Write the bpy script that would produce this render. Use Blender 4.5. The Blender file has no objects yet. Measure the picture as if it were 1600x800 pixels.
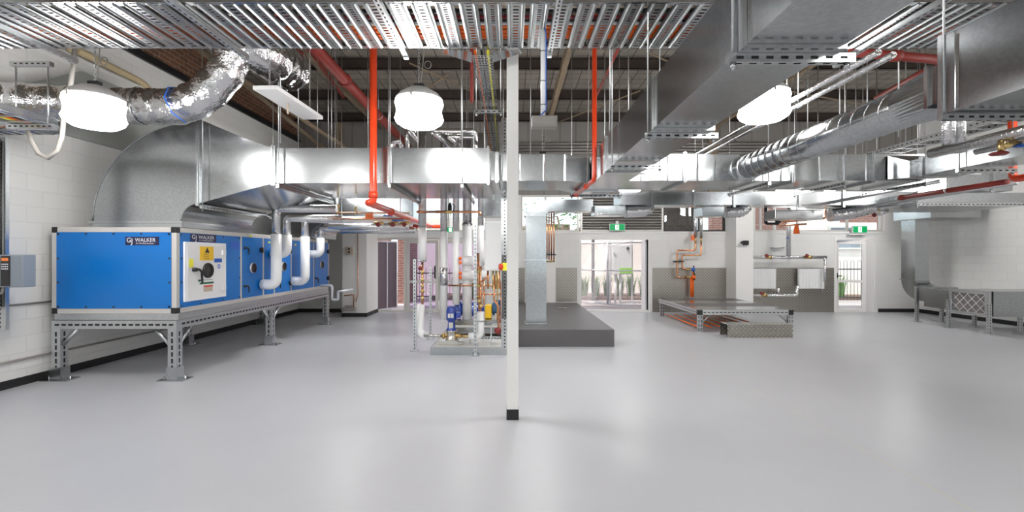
import bpy, math, random
from mathutils import Vector, Matrix
random.seed(7)
R = math.radians
PI = math.pi
F, EYE = 733.0, 1.58
def X(px, Y): return (px-800.0)*Y/F
def Z(py, Y): return EYE+(400.0-py)*Y/F
def P(px, py, Y): return Vector((X(px, Y), Y, Z(py, Y)))
scene = bpy.context.scene
COL = scene.collection

# ------------------------------------------------------------------ mesh builder
class MB:
    def __init__(s): s.v=[]; s.f=[]; s.sm=[]; s.mi=[]
    def add(s, vs, fs, smooth=False, m=0):
        o=len(s.v); s.v += [Vector(q) for q in vs]
        for f in fs: s.f.append([o+i for i in f]); s.sm.append(smooth); s.mi.append(m)
        return s
    def box(s,x0,x1,y0,y1,z0,z1,m=0):
        vs=[(x0,y0,z0),(x1,y0,z0),(x1,y1,z0),(x0,y1,z0),(x0,y0,z1),(x1,y0,z1),(x1,y1,z1),(x0,y1,z1)]
        return s.add(vs,[(0,3,2,1),(4,5,6,7),(0,1,5,4),(1,2,6,5),(2,3,7,6),(3,0,4,7)],False,m)
    def obox(s,c,size,rot=None,m=0):
        M=rot if rot is not None else Matrix.Identity(3); c=Vector(c)
        a,b,d=[q/2 for q in size]
        vs=[c+M@Vector(q) for q in [(-a,-b,-d),(a,-b,-d),(a,b,-d),(-a,b,-d),(-a,-b,d),(a,-b,d),(a,b,d),(-a,b,d)]]
        return s.add(vs,[(0,3,2,1),(4,5,6,7),(0,1,5,4),(1,2,6,5),(2,3,7,6),(3,0,4,7)],False,m)
    def prism(s,poly,axis,a0,a1,m=0,smooth=False,caps=True):
        n=len(poly)
        def pt(p,a):
            return {'y':(p[0],a,p[1]),'x':(a,p[0],p[1]),'z':(p[0],p[1],a)}[axis]
        vs=[pt(p,a0) for p in poly]+[pt(p,a1) for p in poly]
        sides=[(i,(i+1)%n,n+(i+1)%n,n+i) for i in range(n)]
        s.add(vs,sides,smooth,m)
        if caps:
            s.add([pt(p,a0) for p in poly],[tuple(range(n))[::-1]],False,m)
            s.add([pt(p,a1) for p in poly],[tuple(range(n))],False,m)
        return s
    def tube(s,pts,r,n=12,caps=True,m=0,rj=0.0):
        pts=[Vector(p) for p in pts]; k=len(pts)
        T=[]
        for i in range(k):
            a=pts[max(i-1,0)]; b=pts[min(i+1,k-1)]
            if 0<i<k-1:
                t=(pts[i]-a).normalized()+(b-pts[i]).normalized()
            else: t=b-a
            T.append(t.normalized() if t.length>1e-9 else Vector((0,0,1)))
        ref=Vector((0,0,1)) if abs(T[0].z)<.9 else Vector((1,0,0))
        u=T[0].cross(ref).normalized(); rings=[]; vs=[]
        for i in range(k):
            u=(u-T[i]*u.dot(T[i])).normalized(); w=T[i].cross(u)
            rr=r[i] if isinstance(r,(list,tuple)) else r
            for j in range(n):
                a=2*PI*j/n; q=rr*(1+random.uniform(-rj,rj))
                vs.append(pts[i]+u*math.cos(a)*q+w*math.sin(a)*q)
        fs=[]
        for i in range(k-1):
            for j in range(n):
                fs.append((i*n+j,i*n+(j+1)%n,(i+1)*n+(j+1)%n,(i+1)*n+j))
        o=len(s.v); s.add(vs,fs,True,m)
        if caps:
            s.f.append([o+j for j in range(n)][::-1]); s.sm.append(False); s.mi.append(m)
            s.f.append([o+(k-1)*n+j for j in range(n)]); s.sm.append(False); s.mi.append(m)
        return s
    def lathe(s,prof,c,axis=(0,0,1),n=24,m=0):
        c=Vector(c); ax=Vector(axis).normalized()
        ref=Vector((1,0,0)) if abs(ax.x)<.9 else Vector((0,1,0))
        u=ax.cross(ref).normalized(); w=ax.cross(u); vs=[]
        for (r,h) in prof:
            for j in range(n):
                a=2*PI*j/n; vs.append(c+ax*h+u*math.cos(a)*r+w*math.sin(a)*r)
        fs=[]
        for i in range(len(prof)-1):
            for j in range(n): fs.append((i*n+j,i*n+(j+1)%n,(i+1)*n+(j+1)%n,(i+1)*n+j))
        return s.add(vs,fs,True,m)
    def cyl(s,p0,p1,r,n=14,m=0): return s.tube([p0,p1],r,n,True,m)
    def perf(s,o,u,v,L,W,pitch,sl,sw,m=0,off=0.5):
        """sheet L (along u) x W (along v) with a centred row of real rectangular holes"""
        o=Vector(o);u=Vector(u);v=Vector(v)
        def q(a0,a1,b0,b1): s.add([o+u*a0+v*b0,o+u*a1+v*b0,o+u*a1+v*b1,o+u*a0+v*b1],[(0,1,2,3)],False,m)
        b0=(W-sw)/2;b1=(W+sw)/2
        q(0,L,0,b0);q(0,L,b1,W)
        k=max(1,int(L/pitch)); st=(L-k*pitch)/2; cur=0
        for i in range(k):
            c=st+(i+.5)*pitch; q(cur,c-sl/2,b0,b1); cur=c+sl/2
        q(cur,L,b0,b1)
        return s
    def strut(s,x0,x1,y0,y1,z0,z1,pf='',pitch=.07,sl=.045,sw=.016,m=0):
        """box beam whose faces named in pf (-x +x -y +y -z +z as a A b B c C) carry slots; axis = longest side"""
        d=[x1-x0,y1-y0,z1-z0]; ax=d.index(max(d)); lo=[x0,y0,z0]
        E=[Vector((1,0,0)),Vector((0,1,0)),Vector((0,0,1))]
        for fi,(k,side) in enumerate([(0,0),(0,1),(1,0),(1,1),(2,0),(2,1)]):
            ch='aAbBcC'[fi]; o=Vector(lo)
            if side: o=o+E[k]*d[k]
            oth=[i for i in range(3) if i!=k]
            if k!=ax and ch in pf:
                w=[i for i in oth if i!=ax][0]
                s.perf(o,E[ax],E[w],d[ax],d[w],pitch,sl,min(sw,d[w]*.5),m)
                q=o+E[k]*(-.006 if side else .006)+E[w]*(d[w]*.12)
                s.add([q,q+E[ax]*d[ax],q+E[ax]*d[ax]+E[w]*d[w]*.76,q+E[w]*d[w]*.76],[(0,1,2,3)],False,1)  # black sheet behind the slots, shade inside the beam put in as colour
            else:
                a,b=oth; s.add([o,o+E[a]*d[a],o+E[a]*d[a]+E[b]*d[b],o+E[b]*d[b]],[(0,1,2,3)],False,m)
        return s
    def build(s,name,mat,parent=None,bevel=0,cat=None,label=None,group=None,kind=None):
        org=ORG.get(parent.name,Vector((0,0,0))) if parent is not None else Vector((0,0,0))
        me=bpy.data.meshes.new(name)
        me.from_pydata([tuple(p-org) for p in s.v],[],s.f)
        me.polygons.foreach_set('use_smooth',s.sm); me.polygons.foreach_set('material_index',s.mi)
        for mm in (mat if isinstance(mat,(list,tuple)) else ([mat,M['skirt_slot_shade']] if 1 in s.mi else [mat])): me.materials.append(mm)
        me.update()
        o=bpy.data.objects.new(name,me); COL.objects.link(o)
        if parent is not None: o.parent=parent
        ORG[o.name]=org
        if bevel:
            b=o.modifiers.new('bevel','BEVEL'); b.width=bevel; b.segments=2; b.limit_method='ANGLE'; b.angle_limit=R(50)
        if label: o['label']=label
        if cat: o['category']=cat
        if group: o['group']=group
        if kind: o['kind']=kind
        return o
ORG={}
def thing(name,label,cat,loc,group=None):
    o=bpy.data.objects.new(name,None); COL.objects.link(o); o.empty_display_size=.1
    o.location=loc; ORG[o.name]=Vector(loc); o['label']=label; o['category']=cat
    if group: o['group']=group
    return o
def struct(name,mb,mat,**k): return mb.build(name,mat,kind='structure',**k)
def dup(root,loc,label,group=None):
    def rec(o,par):
        c=o.copy(); COL.objects.link(c); ORG[c.name]=ORG.get(o.name,Vector())
        if par is not None: c.parent=par
        for ch in [q for q in bpy.data.objects if q.parent==o]: rec(ch,c)
        return c
    kids=rec(root,None); kids.location=loc; kids['label']=label
    if group: kids['group']=group
    return kids
def bend(pts,r,n=6):
    """round the corners of a polyline"""
    pts=[Vector(p) for p in pts]; out=[pts[0]]
    for i in range(1,len(pts)-1):
        a,b,c=pts[i-1],pts[i],pts[i+1]; d0=(a-b);d1=(c-b)
        rr=min(r,d0.length*.49,d1.length*.49)
        p0=b+d0.normalized()*rr;p1=b+d1.normalized()*rr
        for k in range(n+1):
            t=k/n; out.append(p0*(1-t)**2+b*2*t*(1-t)+p1*t*t)
    out.append(pts[-1]); return out
def text_mb(s,size,o,u,v,m=0,extrude=0.0):
    """flat lettering with lower-left corner o, reading along u, up along v"""
    cu=bpy.data.curves.new('t','FONT'); cu.body=s; cu.size=size; cu.resolution_u=3
    ob=bpy.data.objects.new('t',cu); COL.objects.link(ob)
    dg=bpy.context.evaluated_depsgraph_get(); me=bpy.data.meshes.new_from_object(ob.evaluated_get(dg))
    mb=MB(); o=Vector(o);u=Vector(u);v=Vector(v)
    mb.add([o+u*p.co.x+v*p.co.y for p in me.vertices],[tuple(f.vertices) for f in me.polygons],False,m)
    w=max([p.co.x for p in me.vertices]+[0])
    bpy.data.objects.remove(ob); bpy.data.meshes.remove(me); bpy.data.curves.remove(cu)
    return mb,w
def merge(a,b,m=None):
    o=len(a.v); a.v+=b.v
    for f,sm,mi in zip(b.f,b.sm,b.mi): a.f.append([o+i for i in f]);a.sm.append(sm);a.mi.append(mi if m is None else m)
    return a

# ------------------------------------------------------------------ materials
def newmat(name):
    m=bpy.data.materials.new(name); m.use_nodes=True; nt=m.node_tree
    return m,nt,nt.nodes['Principled BSDF']
def mat(name,col,rough=.5,metal=0,bump=0,bscale=30,vary=0,emit=0,coat=0,vscale=None):
    m,nt,b=newmat(name); b.inputs['Base Color'].default_value=(*col,1)
    b.inputs['Roughness'].default_value=rough; b.inputs['Metallic'].default_value=metal
    if coat: b.inputs['Coat Weight'].default_value=coat
    if emit:
        b.inputs['Emission Color'].default_value=(*col,1); b.inputs['Emission Strength'].default_value=emit
    if bump or vary:
        tc=nt.nodes.new('ShaderNodeTexCoord'); no=nt.nodes.new('ShaderNodeTexNoise'); no.inputs['Scale'].default_value=bscale
        no.inputs['Detail'].default_value=4
        nt.links.new(tc.outputs['Object'],no.inputs['Vector'])
        if bump:
            bp=nt.nodes.new('ShaderNodeBump'); bp.inputs['Strength'].default_value=bump; bp.inputs['Distance'].default_value=.02
            nt.links.new(no.outputs['Fac'],bp.inputs['Height']); nt.links.new(bp.outputs['Normal'],b.inputs['Normal'])
        if vary:
            n2=nt.nodes.new('ShaderNodeTexNoise'); n2.inputs['Scale'].default_value=vscale or bscale; n2.inputs['Detail'].default_value=5
            nt.links.new(tc.outputs['Object'],n2.inputs['Vector'])
            mx=nt.nodes.new('ShaderNodeMix'); mx.data_type='RGBA'
            mx.inputs[6].default_value=(*[max(0,c*(1-vary)) for c in col],1); mx.inputs[7].default_value=(*[min(1,c*(1+vary)) for c in col],1)
            nt.links.new(n2.outputs['Fac'],mx.inputs[0]); nt.links.new(mx.outputs[2],b.inputs['Base Color'])
    return m
def galvmat(name,col,rough,spangle=.12,bump=.04):
    m,nt,b=newmat(name); b.inputs['Metallic'].default_value=1
    tc=nt.nodes.new('ShaderNodeTexCoord'); vo=nt.nodes.new('ShaderNodeTexVoronoi'); vo.inputs['Scale'].default_value=55
    no=nt.nodes.new('ShaderNodeTexNoise'); no.inputs['Scale'].default_value=1.6; no.inputs['Detail'].default_value=3
    nt.links.new(tc.outputs['Object'],vo.inputs['Vector']); nt.links.new(tc.outputs['Object'],no.inputs['Vector'])
    sp=nt.nodes.new('ShaderNodeSeparateColor'); nt.links.new(vo.outputs['Color'],sp.inputs[0])
    mr=nt.nodes.new('ShaderNodeMapRange'); mr.inputs[3].default_value=1-spangle; mr.inputs[4].default_value=1+spangle*.6
    nt.links.new(sp.outputs[0],mr.inputs[0])
    mu=nt.nodes.new('ShaderNodeVectorMath'); mu.operation='SCALE'; mu.inputs[0].default_value=col
    nt.links.new(mr.outputs[0],mu.inputs['Scale']); nt.links.new(mu.outputs[0],b.inputs['Base Color'])
    r=nt.nodes.new('ShaderNodeMapRange'); r.inputs[3].default_value=rough-.03; r.inputs[4].default_value=rough+.05
    nt.links.new(no.outputs['Fac'],r.inputs[0]); nt.links.new(r.outputs[0],b.inputs['Roughness'])
    n3=nt.nodes.new('ShaderNodeTexNoise'); n3.inputs['Scale'].default_value=2.2; n3.inputs['Detail'].default_value=0
    nt.links.new(tc.outputs['Object'],n3.inputs['Vector'])
    bp=nt.nodes.new('ShaderNodeBump'); bp.inputs['Strength'].default_value=bump*2; bp.inputs['Distance'].default_value=.02
    nt.links.new(n3.outputs['Fac'],bp.inputs['Height']); nt.links.new(bp.outputs['Normal'],b.inputs['Normal'])
    return m
def brickmat(name,c1,c2,mortar,bw,bh,ms,plane,rough=.6,bump=.4,off=.5,mortar_bump=True):
    m,nt,b=newmat(name); b.inputs['Roughness'].default_value=rough
    tc=nt.nodes.new('ShaderNodeTexCoord'); sx=nt.nodes.new('ShaderNodeSeparateXYZ'); cb=nt.nodes.new('ShaderNodeCombineXYZ')
    nt.links.new(tc.outputs['Object'],sx.inputs[0]); nt.links.new(sx.outputs['XYZ'.index(plane[0])],cb.inputs[0]); nt.links.new(sx.outputs['XYZ'.index(plane[1])],cb.inputs[1])
    br=nt.nodes.new('ShaderNodeTexBrick'); br.inputs['Color1'].default_value=(*c1,1); br.inputs['Color2'].default_value=(*c2,1); br.inputs['Mortar'].default_value=(*mortar,1)
    br.inputs['Scale'].default_value=1; br.inputs['Brick Width'].default_value=bw; br.inputs['Row Height'].default_value=bh; br.inputs['Mortar Size'].default_value=ms
    br.inputs['Mortar Smooth'].default_value=.2; br.offset=off
    nt.links.new(cb.outputs[0],br.inputs['Vector'])
    no=nt.nodes.new('ShaderNodeTexNoise'); no.inputs['Scale'].default_value=40; nt.links.new(tc.outputs['Object'],no.inputs['Vector'])
    nt.links.new(br.outputs['Color'],b.inputs['Base Color'])
    ma=nt.nodes.new('ShaderNodeMath'); ma.operation='MULTIPLY_ADD'; ma.inputs[1].default_value=.15
    iv=nt.nodes.new('ShaderNodeMath'); iv.operation='SUBTRACT'; iv.inputs[0].default_value=1; nt.links.new(br.outputs['Fac'],iv.inputs[1])
    nt.links.new(no.outputs['Fac'],ma.inputs[0]); nt.links.new(iv.outputs[0],ma.inputs[2])
    bp=nt.nodes.new('ShaderNodeBump'); bp.inputs['Strength'].default_value=bump; bp.inputs['Distance'].default_value=.006
    nt.links.new(ma.outputs[0],bp.inputs['Height']); nt.links.new(bp.outputs['Normal'],b.inputs['Normal'])
    return m
def diamondmat():
    m,nt,b=newmat('diamond_plate'); b.inputs['Metallic'].default_value=1; b.inputs['Roughness'].default_value=.33
    tc=nt.nodes.new('ShaderNodeTexCoord'); mp=nt.nodes.new('ShaderNodeMapping'); mp.inputs['Rotation'].default_value=(0,R(45),0); mp.inputs['Scale'].default_value=(17,17,17)
    nt.links.new(tc.outputs['Object'],mp.inputs[0]); sx=nt.nodes.new('ShaderNodeSeparateXYZ'); nt.links.new(mp.outputs[0],sx.inputs[0])
    def M(op,a,b2=None):
        n=nt.nodes.new('ShaderNodeMath'); n.operation=op
        for i,q in enumerate((a,b2)):
            if q is None: continue
            if isinstance(q,(int,float)): n.inputs[i].default_value=q
            else: nt.links.new(q,n.inputs[i])
        return n.outputs[0]
    u,v=sx.outputs[0],sx.outputs[2]
    # alternate bars: cell parity decides the direction of the raised lozenge
    par=M('MODULO',M('ADD',M('FLOOR',u),M('FLOOR',v)),2); par=M('ABSOLUTE',par)
    fu=M('ABSOLUTE',M('SUBTRACT',M('FRACT',u),.5)); fv=M('ABSOLUTE',M('SUBTRACT',M('FRACT',v),.5))
    a=M('ADD',M('MULTIPLY',fu,2.2),M('MULTIPLY',fv,6)); c=M('ADD',M('MULTIPLY',fu,6),M('MULTIPLY',fv,2.2))
    d=M('ADD',M('MULTIPLY',a,par),M('MULTIPLY',c,M('SUBTRACT',1,par)))
    h=M('MINIMUM',M('MAXIMUM',M('SUBTRACT',1.25,d),0),.6)
    bp=nt.nodes.new('ShaderNodeBump'); bp.inputs['Strength'].default_value=1; bp.inputs['Distance'].default_value=.012
    nt.links.new(h,bp.inputs['Height']); nt.links.new(bp.outputs['Normal'],b.inputs['Normal'])
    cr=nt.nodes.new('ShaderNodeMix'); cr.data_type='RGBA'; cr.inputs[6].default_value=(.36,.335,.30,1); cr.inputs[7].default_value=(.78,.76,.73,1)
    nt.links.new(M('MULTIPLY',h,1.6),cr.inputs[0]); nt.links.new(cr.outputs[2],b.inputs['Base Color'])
    return m
def floormat():
    m,nt,b=newmat('epoxy_floor')
    tc=nt.nodes.new('ShaderNodeTexCoord'); no=nt.nodes.new('ShaderNodeTexNoise'); no.inputs['Scale'].default_value=.9; no.inputs['Detail'].default_value=6; no.inputs['Roughness'].default_value=.6
    nt.links.new(tc.outputs['Object'],no.inputs['Vector'])
    mx=nt.nodes.new('ShaderNodeMix'); mx.data_type='RGBA'; mx.inputs[6].default_value=(.49,.495,.525,1); mx.inputs[7].default_value=(.555,.56,.59,1)
    nt.links.new(no.outputs['Fac'],mx.inputs[0])
    # faint yellow chalk line left on the floor
    sx=nt.nodes.new('ShaderNodeSeparateXYZ'); nt.links.new(tc.outputs['Object'],sx.inputs[0])
    s1=nt.nodes.new('ShaderNodeMath'); s1.operation='SUBTRACT'; s1.inputs[1].default_value=2.86; nt.links.new(sx.outputs[0],s1.inputs[0])
    ab=nt.nodes.new('ShaderNodeMath'); ab.operation='ABSOLUTE'; nt.links.new(s1.outputs[0],ab.inputs[0])
    lt=nt.nodes.new('ShaderNodeMath'); lt.operation='LESS_THAN'; lt.inputs[1].default_value=.006; nt.links.new(ab.outputs[0],lt.inputs[0])
    n2=nt.nodes.new('ShaderNodeTexNoise'); n2.inputs['Scale'].default_value=6; nt.links.new(tc.outputs['Object'],n2.inputs['Vector'])
    mu=nt.nodes.new('ShaderNodeMath'); mu.operation='MULTIPLY'; nt.links.new(lt.outputs[0],mu.inputs[0]); nt.links.new(n2.outputs['Fac'],mu.inputs[1])
    m2=nt.nodes.new('ShaderNodeMix'); m2.data_type='RGBA'; m2.inputs[7].default_value=(.62,.60,.38,1)
    nt.links.new(mu.outputs[0],m2.inputs[0]); nt.links.new(mx.outputs[2],m2.inputs[6]); nt.links.new(m2.outputs[2],b.inputs['Base Color'])
    r=nt.nodes.new('ShaderNodeMapRange'); r.inputs[3].default_value=.285; r.inputs[4].default_value=.36
    n4=nt.nodes.new('ShaderNodeTexNoise'); n4.inputs['Scale'].default_value=2.5; n4.inputs['Detail'].default_value=5
    nt.links.new(tc.outputs['Object'],n4.inputs['Vector']); nt.links.new(n4.outputs['Fac'],r.inputs[0]); nt.links.new(r.outputs[0],b.inputs['Roughness'])
    b.inputs['Specular IOR Level'].default_value=.45
    return m
def roofmat():
    """white blanket insulation held up by a square wire mesh"""
    m,nt,b=newmat('roof_blanket'); b.inputs['Roughness'].default_value=.8
    tc=nt.nodes.new('ShaderNodeTexCoord')
    br=nt.nodes.new('ShaderNodeTexBrick'); br.offset=0; br.inputs['Scale'].default_value=1; br.inputs['Brick Width'].default_value=.3; br.inputs['Row Height'].default_value=.3
    br.inputs['Mortar Size'].default_value=.009; br.inputs['Mortar Smooth'].default_value=0; br.inputs['Mortar'].default_value=(.05,.04,.03,1)
    br.inputs['Color1'].default_value=(.27,.24,.205,1); br.inputs['Color2'].default_value=(.21,.19,.16,1)
    nt.links.new(tc.outputs['Object'],br.inputs['Vector'])
    nt.links.new(br.outputs['Color'],b.inputs['Base Color'])
    no=nt.nodes.new('ShaderNodeTexNoise'); no.inputs['Scale'].default_value=5; nt.links.new(tc.outputs['Object'],no.inputs['Vector'])
    bp=nt.nodes.new('ShaderNodeBump'); bp.inputs['Strength'].default_value=.6; bp.inputs['Distance'].default_value=.06
    nt.links.new(no.outputs['Fac'],bp.inputs['Height']); nt.links.new(bp.outputs['Normal'],b.inputs['Normal'])
    return m
def glassmat(name,tint=(.9,.95,.95),rough=0):
    m,nt,b=newmat(name); nt.nodes.remove(b); out=nt.nodes['Material Output']
    t=nt.nodes.new('ShaderNodeBsdfTransparent'); t.inputs[0].default_value=(*tint,1); g=nt.nodes.new('ShaderNodeBsdfGlossy'); g.inputs['Roughness'].default_value=rough
    fr=nt.nodes.new('ShaderNodeFresnel'); fr.inputs[0].default_value=1.45; mx=nt.nodes.new('ShaderNodeMixShader')
    nt.links.new(fr.outputs[0],mx.inputs[0]); nt.links.new(t.outputs[0],mx.inputs[1]); nt.links.new(g.outputs[0],mx.inputs[2]); nt.links.new(mx.outputs[0],out.inputs[0])
    return m

M={}
M['galv']=galvmat('galvanised_sheet',(.43,.445,.455),.185,.10)
M['galv2']=galvmat('galvanised_strut',(.60,.615,.625),.33,.06)
M['galv3']=galvmat('ladder_galvanised',(.38,.395,.405),.33,.06)
M['galvb']=galvmat('bright_galvanised',(.50,.515,.525),.19,.05,.02)
M['foil']=mat('foil_lagging',(.66,.66,.67),.13,1,1.0,14)
M['foilp']=mat('foil_pipe_wrap',(.7,.7,.71),.25,1,.5,35)
M['white']=mat('white_paint',(.80,.79,.77),.45)
M['wblock']=brickmat('painted_block_side',(.78,.775,.76),(.75,.745,.73),(.70,.70,.69),.4,.2,.006,'YZ',.5,.5)
M['wblockb']=brickmat('painted_block_back',(.78,.775,.76),(.76,.755,.74),(.72,.72,.71),.4,.2,.005,'XZ',.5,.4)
M['brick']=brickmat('brown_brick',(.20,.085,.045),(.13,.06,.035),(.26,.20,.15),.24,.086,.008,'YZ',.85,.8)
M['brickout']=brickmat('outdoor_brick',(.26,.12,.095),(.20,.09,.075),(.34,.27,.24),.24,.086,.008,'XZ',.85,.6)
M['floor']=floormat()
M['roof']=roofmat()
M['upper']=brickmat('upper_cladding',(.23,.215,.20),(.23,.215,.20),(.12,.11,.10),.45,9,.01,'XZ',.6,.5,0)
M['black']=mat('black_plastic',(.012,.012,.013),.4)
M['skirt_slot_shade']=mat('black_skirting_and_slot_shade',(.012,.012,.013),.5)
M['purlin']=mat('dark_steel_purlin',(.055,.04,.033),.6,.1,.2,8,.5,vscale=3)
M['rust']=mat('rusty_timber',(.24,.18,.12),.75,0,.4,15,.3)
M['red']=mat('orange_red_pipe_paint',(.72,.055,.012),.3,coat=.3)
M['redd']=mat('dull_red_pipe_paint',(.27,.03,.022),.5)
M['copper']=mat('copper',(.72,.33,.17),.25,1,0,20,.2)
M['brass']=mat('brass',(.68,.50,.22),.3,1,0,20,.2)
M['lag']=mat('white_pvc_lagging',(.86,.86,.86),.28)
M['blue']=mat('blue_panel',(.0,.155,.52),.32,0,0,1)
M['alu']=mat('aluminium_profile',(.60,.58,.55),.35,.25,0,1)
M['navy']=mat('navy_label',(.01,.012,.06),.4)
M['wtext']=mat('white_lettering',(.85,.85,.88),.5)
M['yellow']=mat('yellow_sticker',(.9,.55,.02),.5)
M['yel2']=mat('lemon_sticker',(.92,.85,.05),.5)
M['green']=mat('exit_green',(.0,.30,.09),.4,emit=.45)
M['exwhite']=mat('exit_white',(.9,.95,.9),.4,emit=.9)
M['dplinth']=mat('charcoal_plinth',(.10,.095,.098),.42,0,.05,20,.15,vscale=3)
M['diamond']=diamondmat()
M['conc']=mat('pale_concrete',(.62,.62,.60),.6,0,.1,20,.08)
M['pumpblue']=mat('blue_pump_enamel',(.012,.05,.33),.25,coat=.5)
M['teal']=mat('teal_motor_enamel',(.01,.09,.22),.3,coat=.4)
M['steel']=mat('stainless_steel',(.62,.60,.56),.25,1)
M['glass']=glassmat('clear_glass')
M['glassl']=glassmat('violet_tint_glass',(.72,.68,.80))
M['dglass']=mat('dark_porthole_glass',(.03,.025,.025),.12)
M['dorange']=mat('orange_cable',(.95,.17,.01),.45)
M['cwhite']=mat('white_cable',(.85,.85,.85),.5)
M['cblue']=mat('blue_cable',(.02,.12,.55),.45)
M['cred']=mat('dark_red_cable',(.25,.01,.02),.5)
M['cbeige']=mat('beige_cable',(.55,.45,.36),.5)
M['cgrey']=mat('grey_flexible_conduit',(.30,.28,.26),.5,0,.3,120)
M['beige']=mat('cream_pipe_paint',(.62,.50,.30),.5)
M['lamp']=mat('lit_diffuser',(1,.985,.96),.4,emit=44)
M['hood']=mat('lamp_hood_aluminium',(.60,.60,.60),.45,.3)
M['vfd']=mat('grey_drive_casing',(.22,.25,.29),.4)
M['led']=mat('amber_display',(.8,.22,.05),.4)
M['rad']=mat('white_radiator_enamel',(.82,.82,.82),.35)
M['ribbed']=mat('grey_louvre_blades',(.38,.36,.34),.45,.5)
M['uglass']=mat('dark_frame',(.03,.028,.028),.5)
M['ground']=mat('outdoor_paving',(.42,.37,.37),.8,0,.2,20,.15,vscale=3)
M['soil']=mat('bark_mulch',(.16,.10,.075),.9,0,.8,40,.4)
M['leaf']=mat('strappy_leaves',(.13,.27,.06),.55,0,0,5,.5,vscale=8)
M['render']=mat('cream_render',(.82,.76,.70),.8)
M['orangep']=mat('orange_plastic',(.95,.16,.01),.4)
M['lime']=mat('lime_green_band',(.28,.75,.02),.5)
M['grate']=mat('silver_powder_coat',(.62,.62,.66),.4,.3)
M['pink']=mat('white_door_paint',(.84,.82,.82),.4)
M['maroon']=mat('maroon_handwheel',(.22,.02,.02),.4)
M['filter']=mat('grey_filter_media',(.22,.20,.19),.8,0,.4,60)
M['screen']=mat('security_mesh',(.13,.09,.11),.6)

# ------------------------------------------------------------------ room shell
XL,XR,YB,YF=-6.0,11.4,13.2,-5.0
ZT=5.54
struct('floor',MB().box(XL-.2,XR+.2,YF-.2,YB+.25,-.15,0),M['floor'])
struct('wall_left',MB().box(XL-.2,XL,YF-.2,YB+.25,0,4.83),M['wblock'])
struct('wall_left',MB().box(XL-.24,XL-.04,YF-.2,YB+.25,4.83,ZT+.1),M['brick'])
struct('trim_1',MB().box(XL-.04,XL+.05,YF,YB,4.76,4.84).box(XL-.04,XL+.02,YF,YB,4.84,4.9),M['black'])
struct('trim_2',MB().prism([(XL-.01,4.16),(XL+.09,4.24),(XL+.09,4.29),(XL-.01,4.32)],'y',YF,YB),M['white'])
struct('wall_right',MB().box(XR,XR+.2,YF-.2,YB+.25,0,ZT+.1),M['wblock'])
# front wall behind the camera with three unseen windows added for fill daylight
w=MB(); w.box(XL,XR,YF-.2,YF,0,1.0).box(XL,XR,YF-.2,YF,3.4,ZT+.1)
fill_wins=[(-4.8,-1.6),(.6,3.8),(6.4,9.6)]; cur=XL
for a,b in fill_wins: w.box(cur,a,YF-.2,YF,1.0,3.4); cur=b
w.box(cur,XR,YF-.2,YF,1.0,3.4)
struct('wall_front',w,M['wblockb'])
for i,(a,b) in enumerate(fill_wins):
    f=MB()
    for q in (a,(a+b)/2-.03,b-.06): f.box(q,q+.06,YF-.14,YF-.06,1.0,3.4)
    f.box(a,b,YF-.14,YF-.06,1.0,1.06).box(a,b,YF-.14,YF-.06,3.34,3.4)
    o=struct('window_%d'%(i+8),f,M['alu'])  # unseen window, added to let in fill light
    MB().box(a,b,YF-.105,YF-.095,1.02,3.38).build('pane',M['glass'],o)
# back wall
YW=YB+.25
oA,oB,oC=(-3.9,-.72),(1.95,3.83),(9.13,10.2)
w=MB()
w.box(XL,oA[0],YB,YW,0,2.25).box(oA[1],oB[0],YB,YW,0,2.25).box(oB[1],oC[0],YB,YW,0,2.25).box(oC[1],XR,YB,YW,0,2.25)
for a,b in (oA,oB,oC): w.box(a,b,YB,YW,2.1,2.25)
for a,b in ((XL,-3.9),(-.72,.25),(6.03,6.84),(10.5,XR)): w.box(a,b,YB,YW,2.25,3.3)
w.box(XL,XR,YB-.02,YB,2.21,2.27)
struct('wall_back',w,M['wblockb'])
struct('wall_back',MB().box(XL,XR,YB,YW,3.3,ZT+.1),M['upper'])
g=MB()
for k in range(4): g.tube([(0.1,YB-.06,4.47+.085*k),(8.2,YB-.06,4.47+.085*k)],.034,8)
struct('trim_3',g,M['ribbed'])
struct('trim_4',MB().box(-4.95,-4.75,YB-.12,YB,3.0,5.3).box(5.5,5.75,YB-.12,YB,3.0,5.3),M['rust'])
# piers
struct('wall_pier',MB().box(-4.41,-3.78,12.2,YB,0,3.3),M['white'])
struct('wall_pier',MB().box(6.02,6.48,12.6,YB,0,3.6),M['white'])
struct('wall_pier',MB().box(.93,1.2,12.88,YB,.0,2.25),M['white'])
# skirting
struct('baseboard_left',MB().box(XL,XL+.015,YF,YB,0,.10),M['skirt_slot_shade'])
struct('baseboard_right',MB().box(XR-.015,XR,YF,YB,0,.10),M['skirt_slot_shade'])
struct('baseboard_back',MB().box(XL,-4.41,YB-.015,YB,0,.1).box(-4.425,-3.765,12.185,12.2,0,.1).box(-4.425,-4.41,12.2,YB,0,.1).box(-3.78,-3.765,12.2,YB,0,.1).box(10.3,XR,YB-.015,YB,0,.1),M['skirt_slot_shade'])
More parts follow.
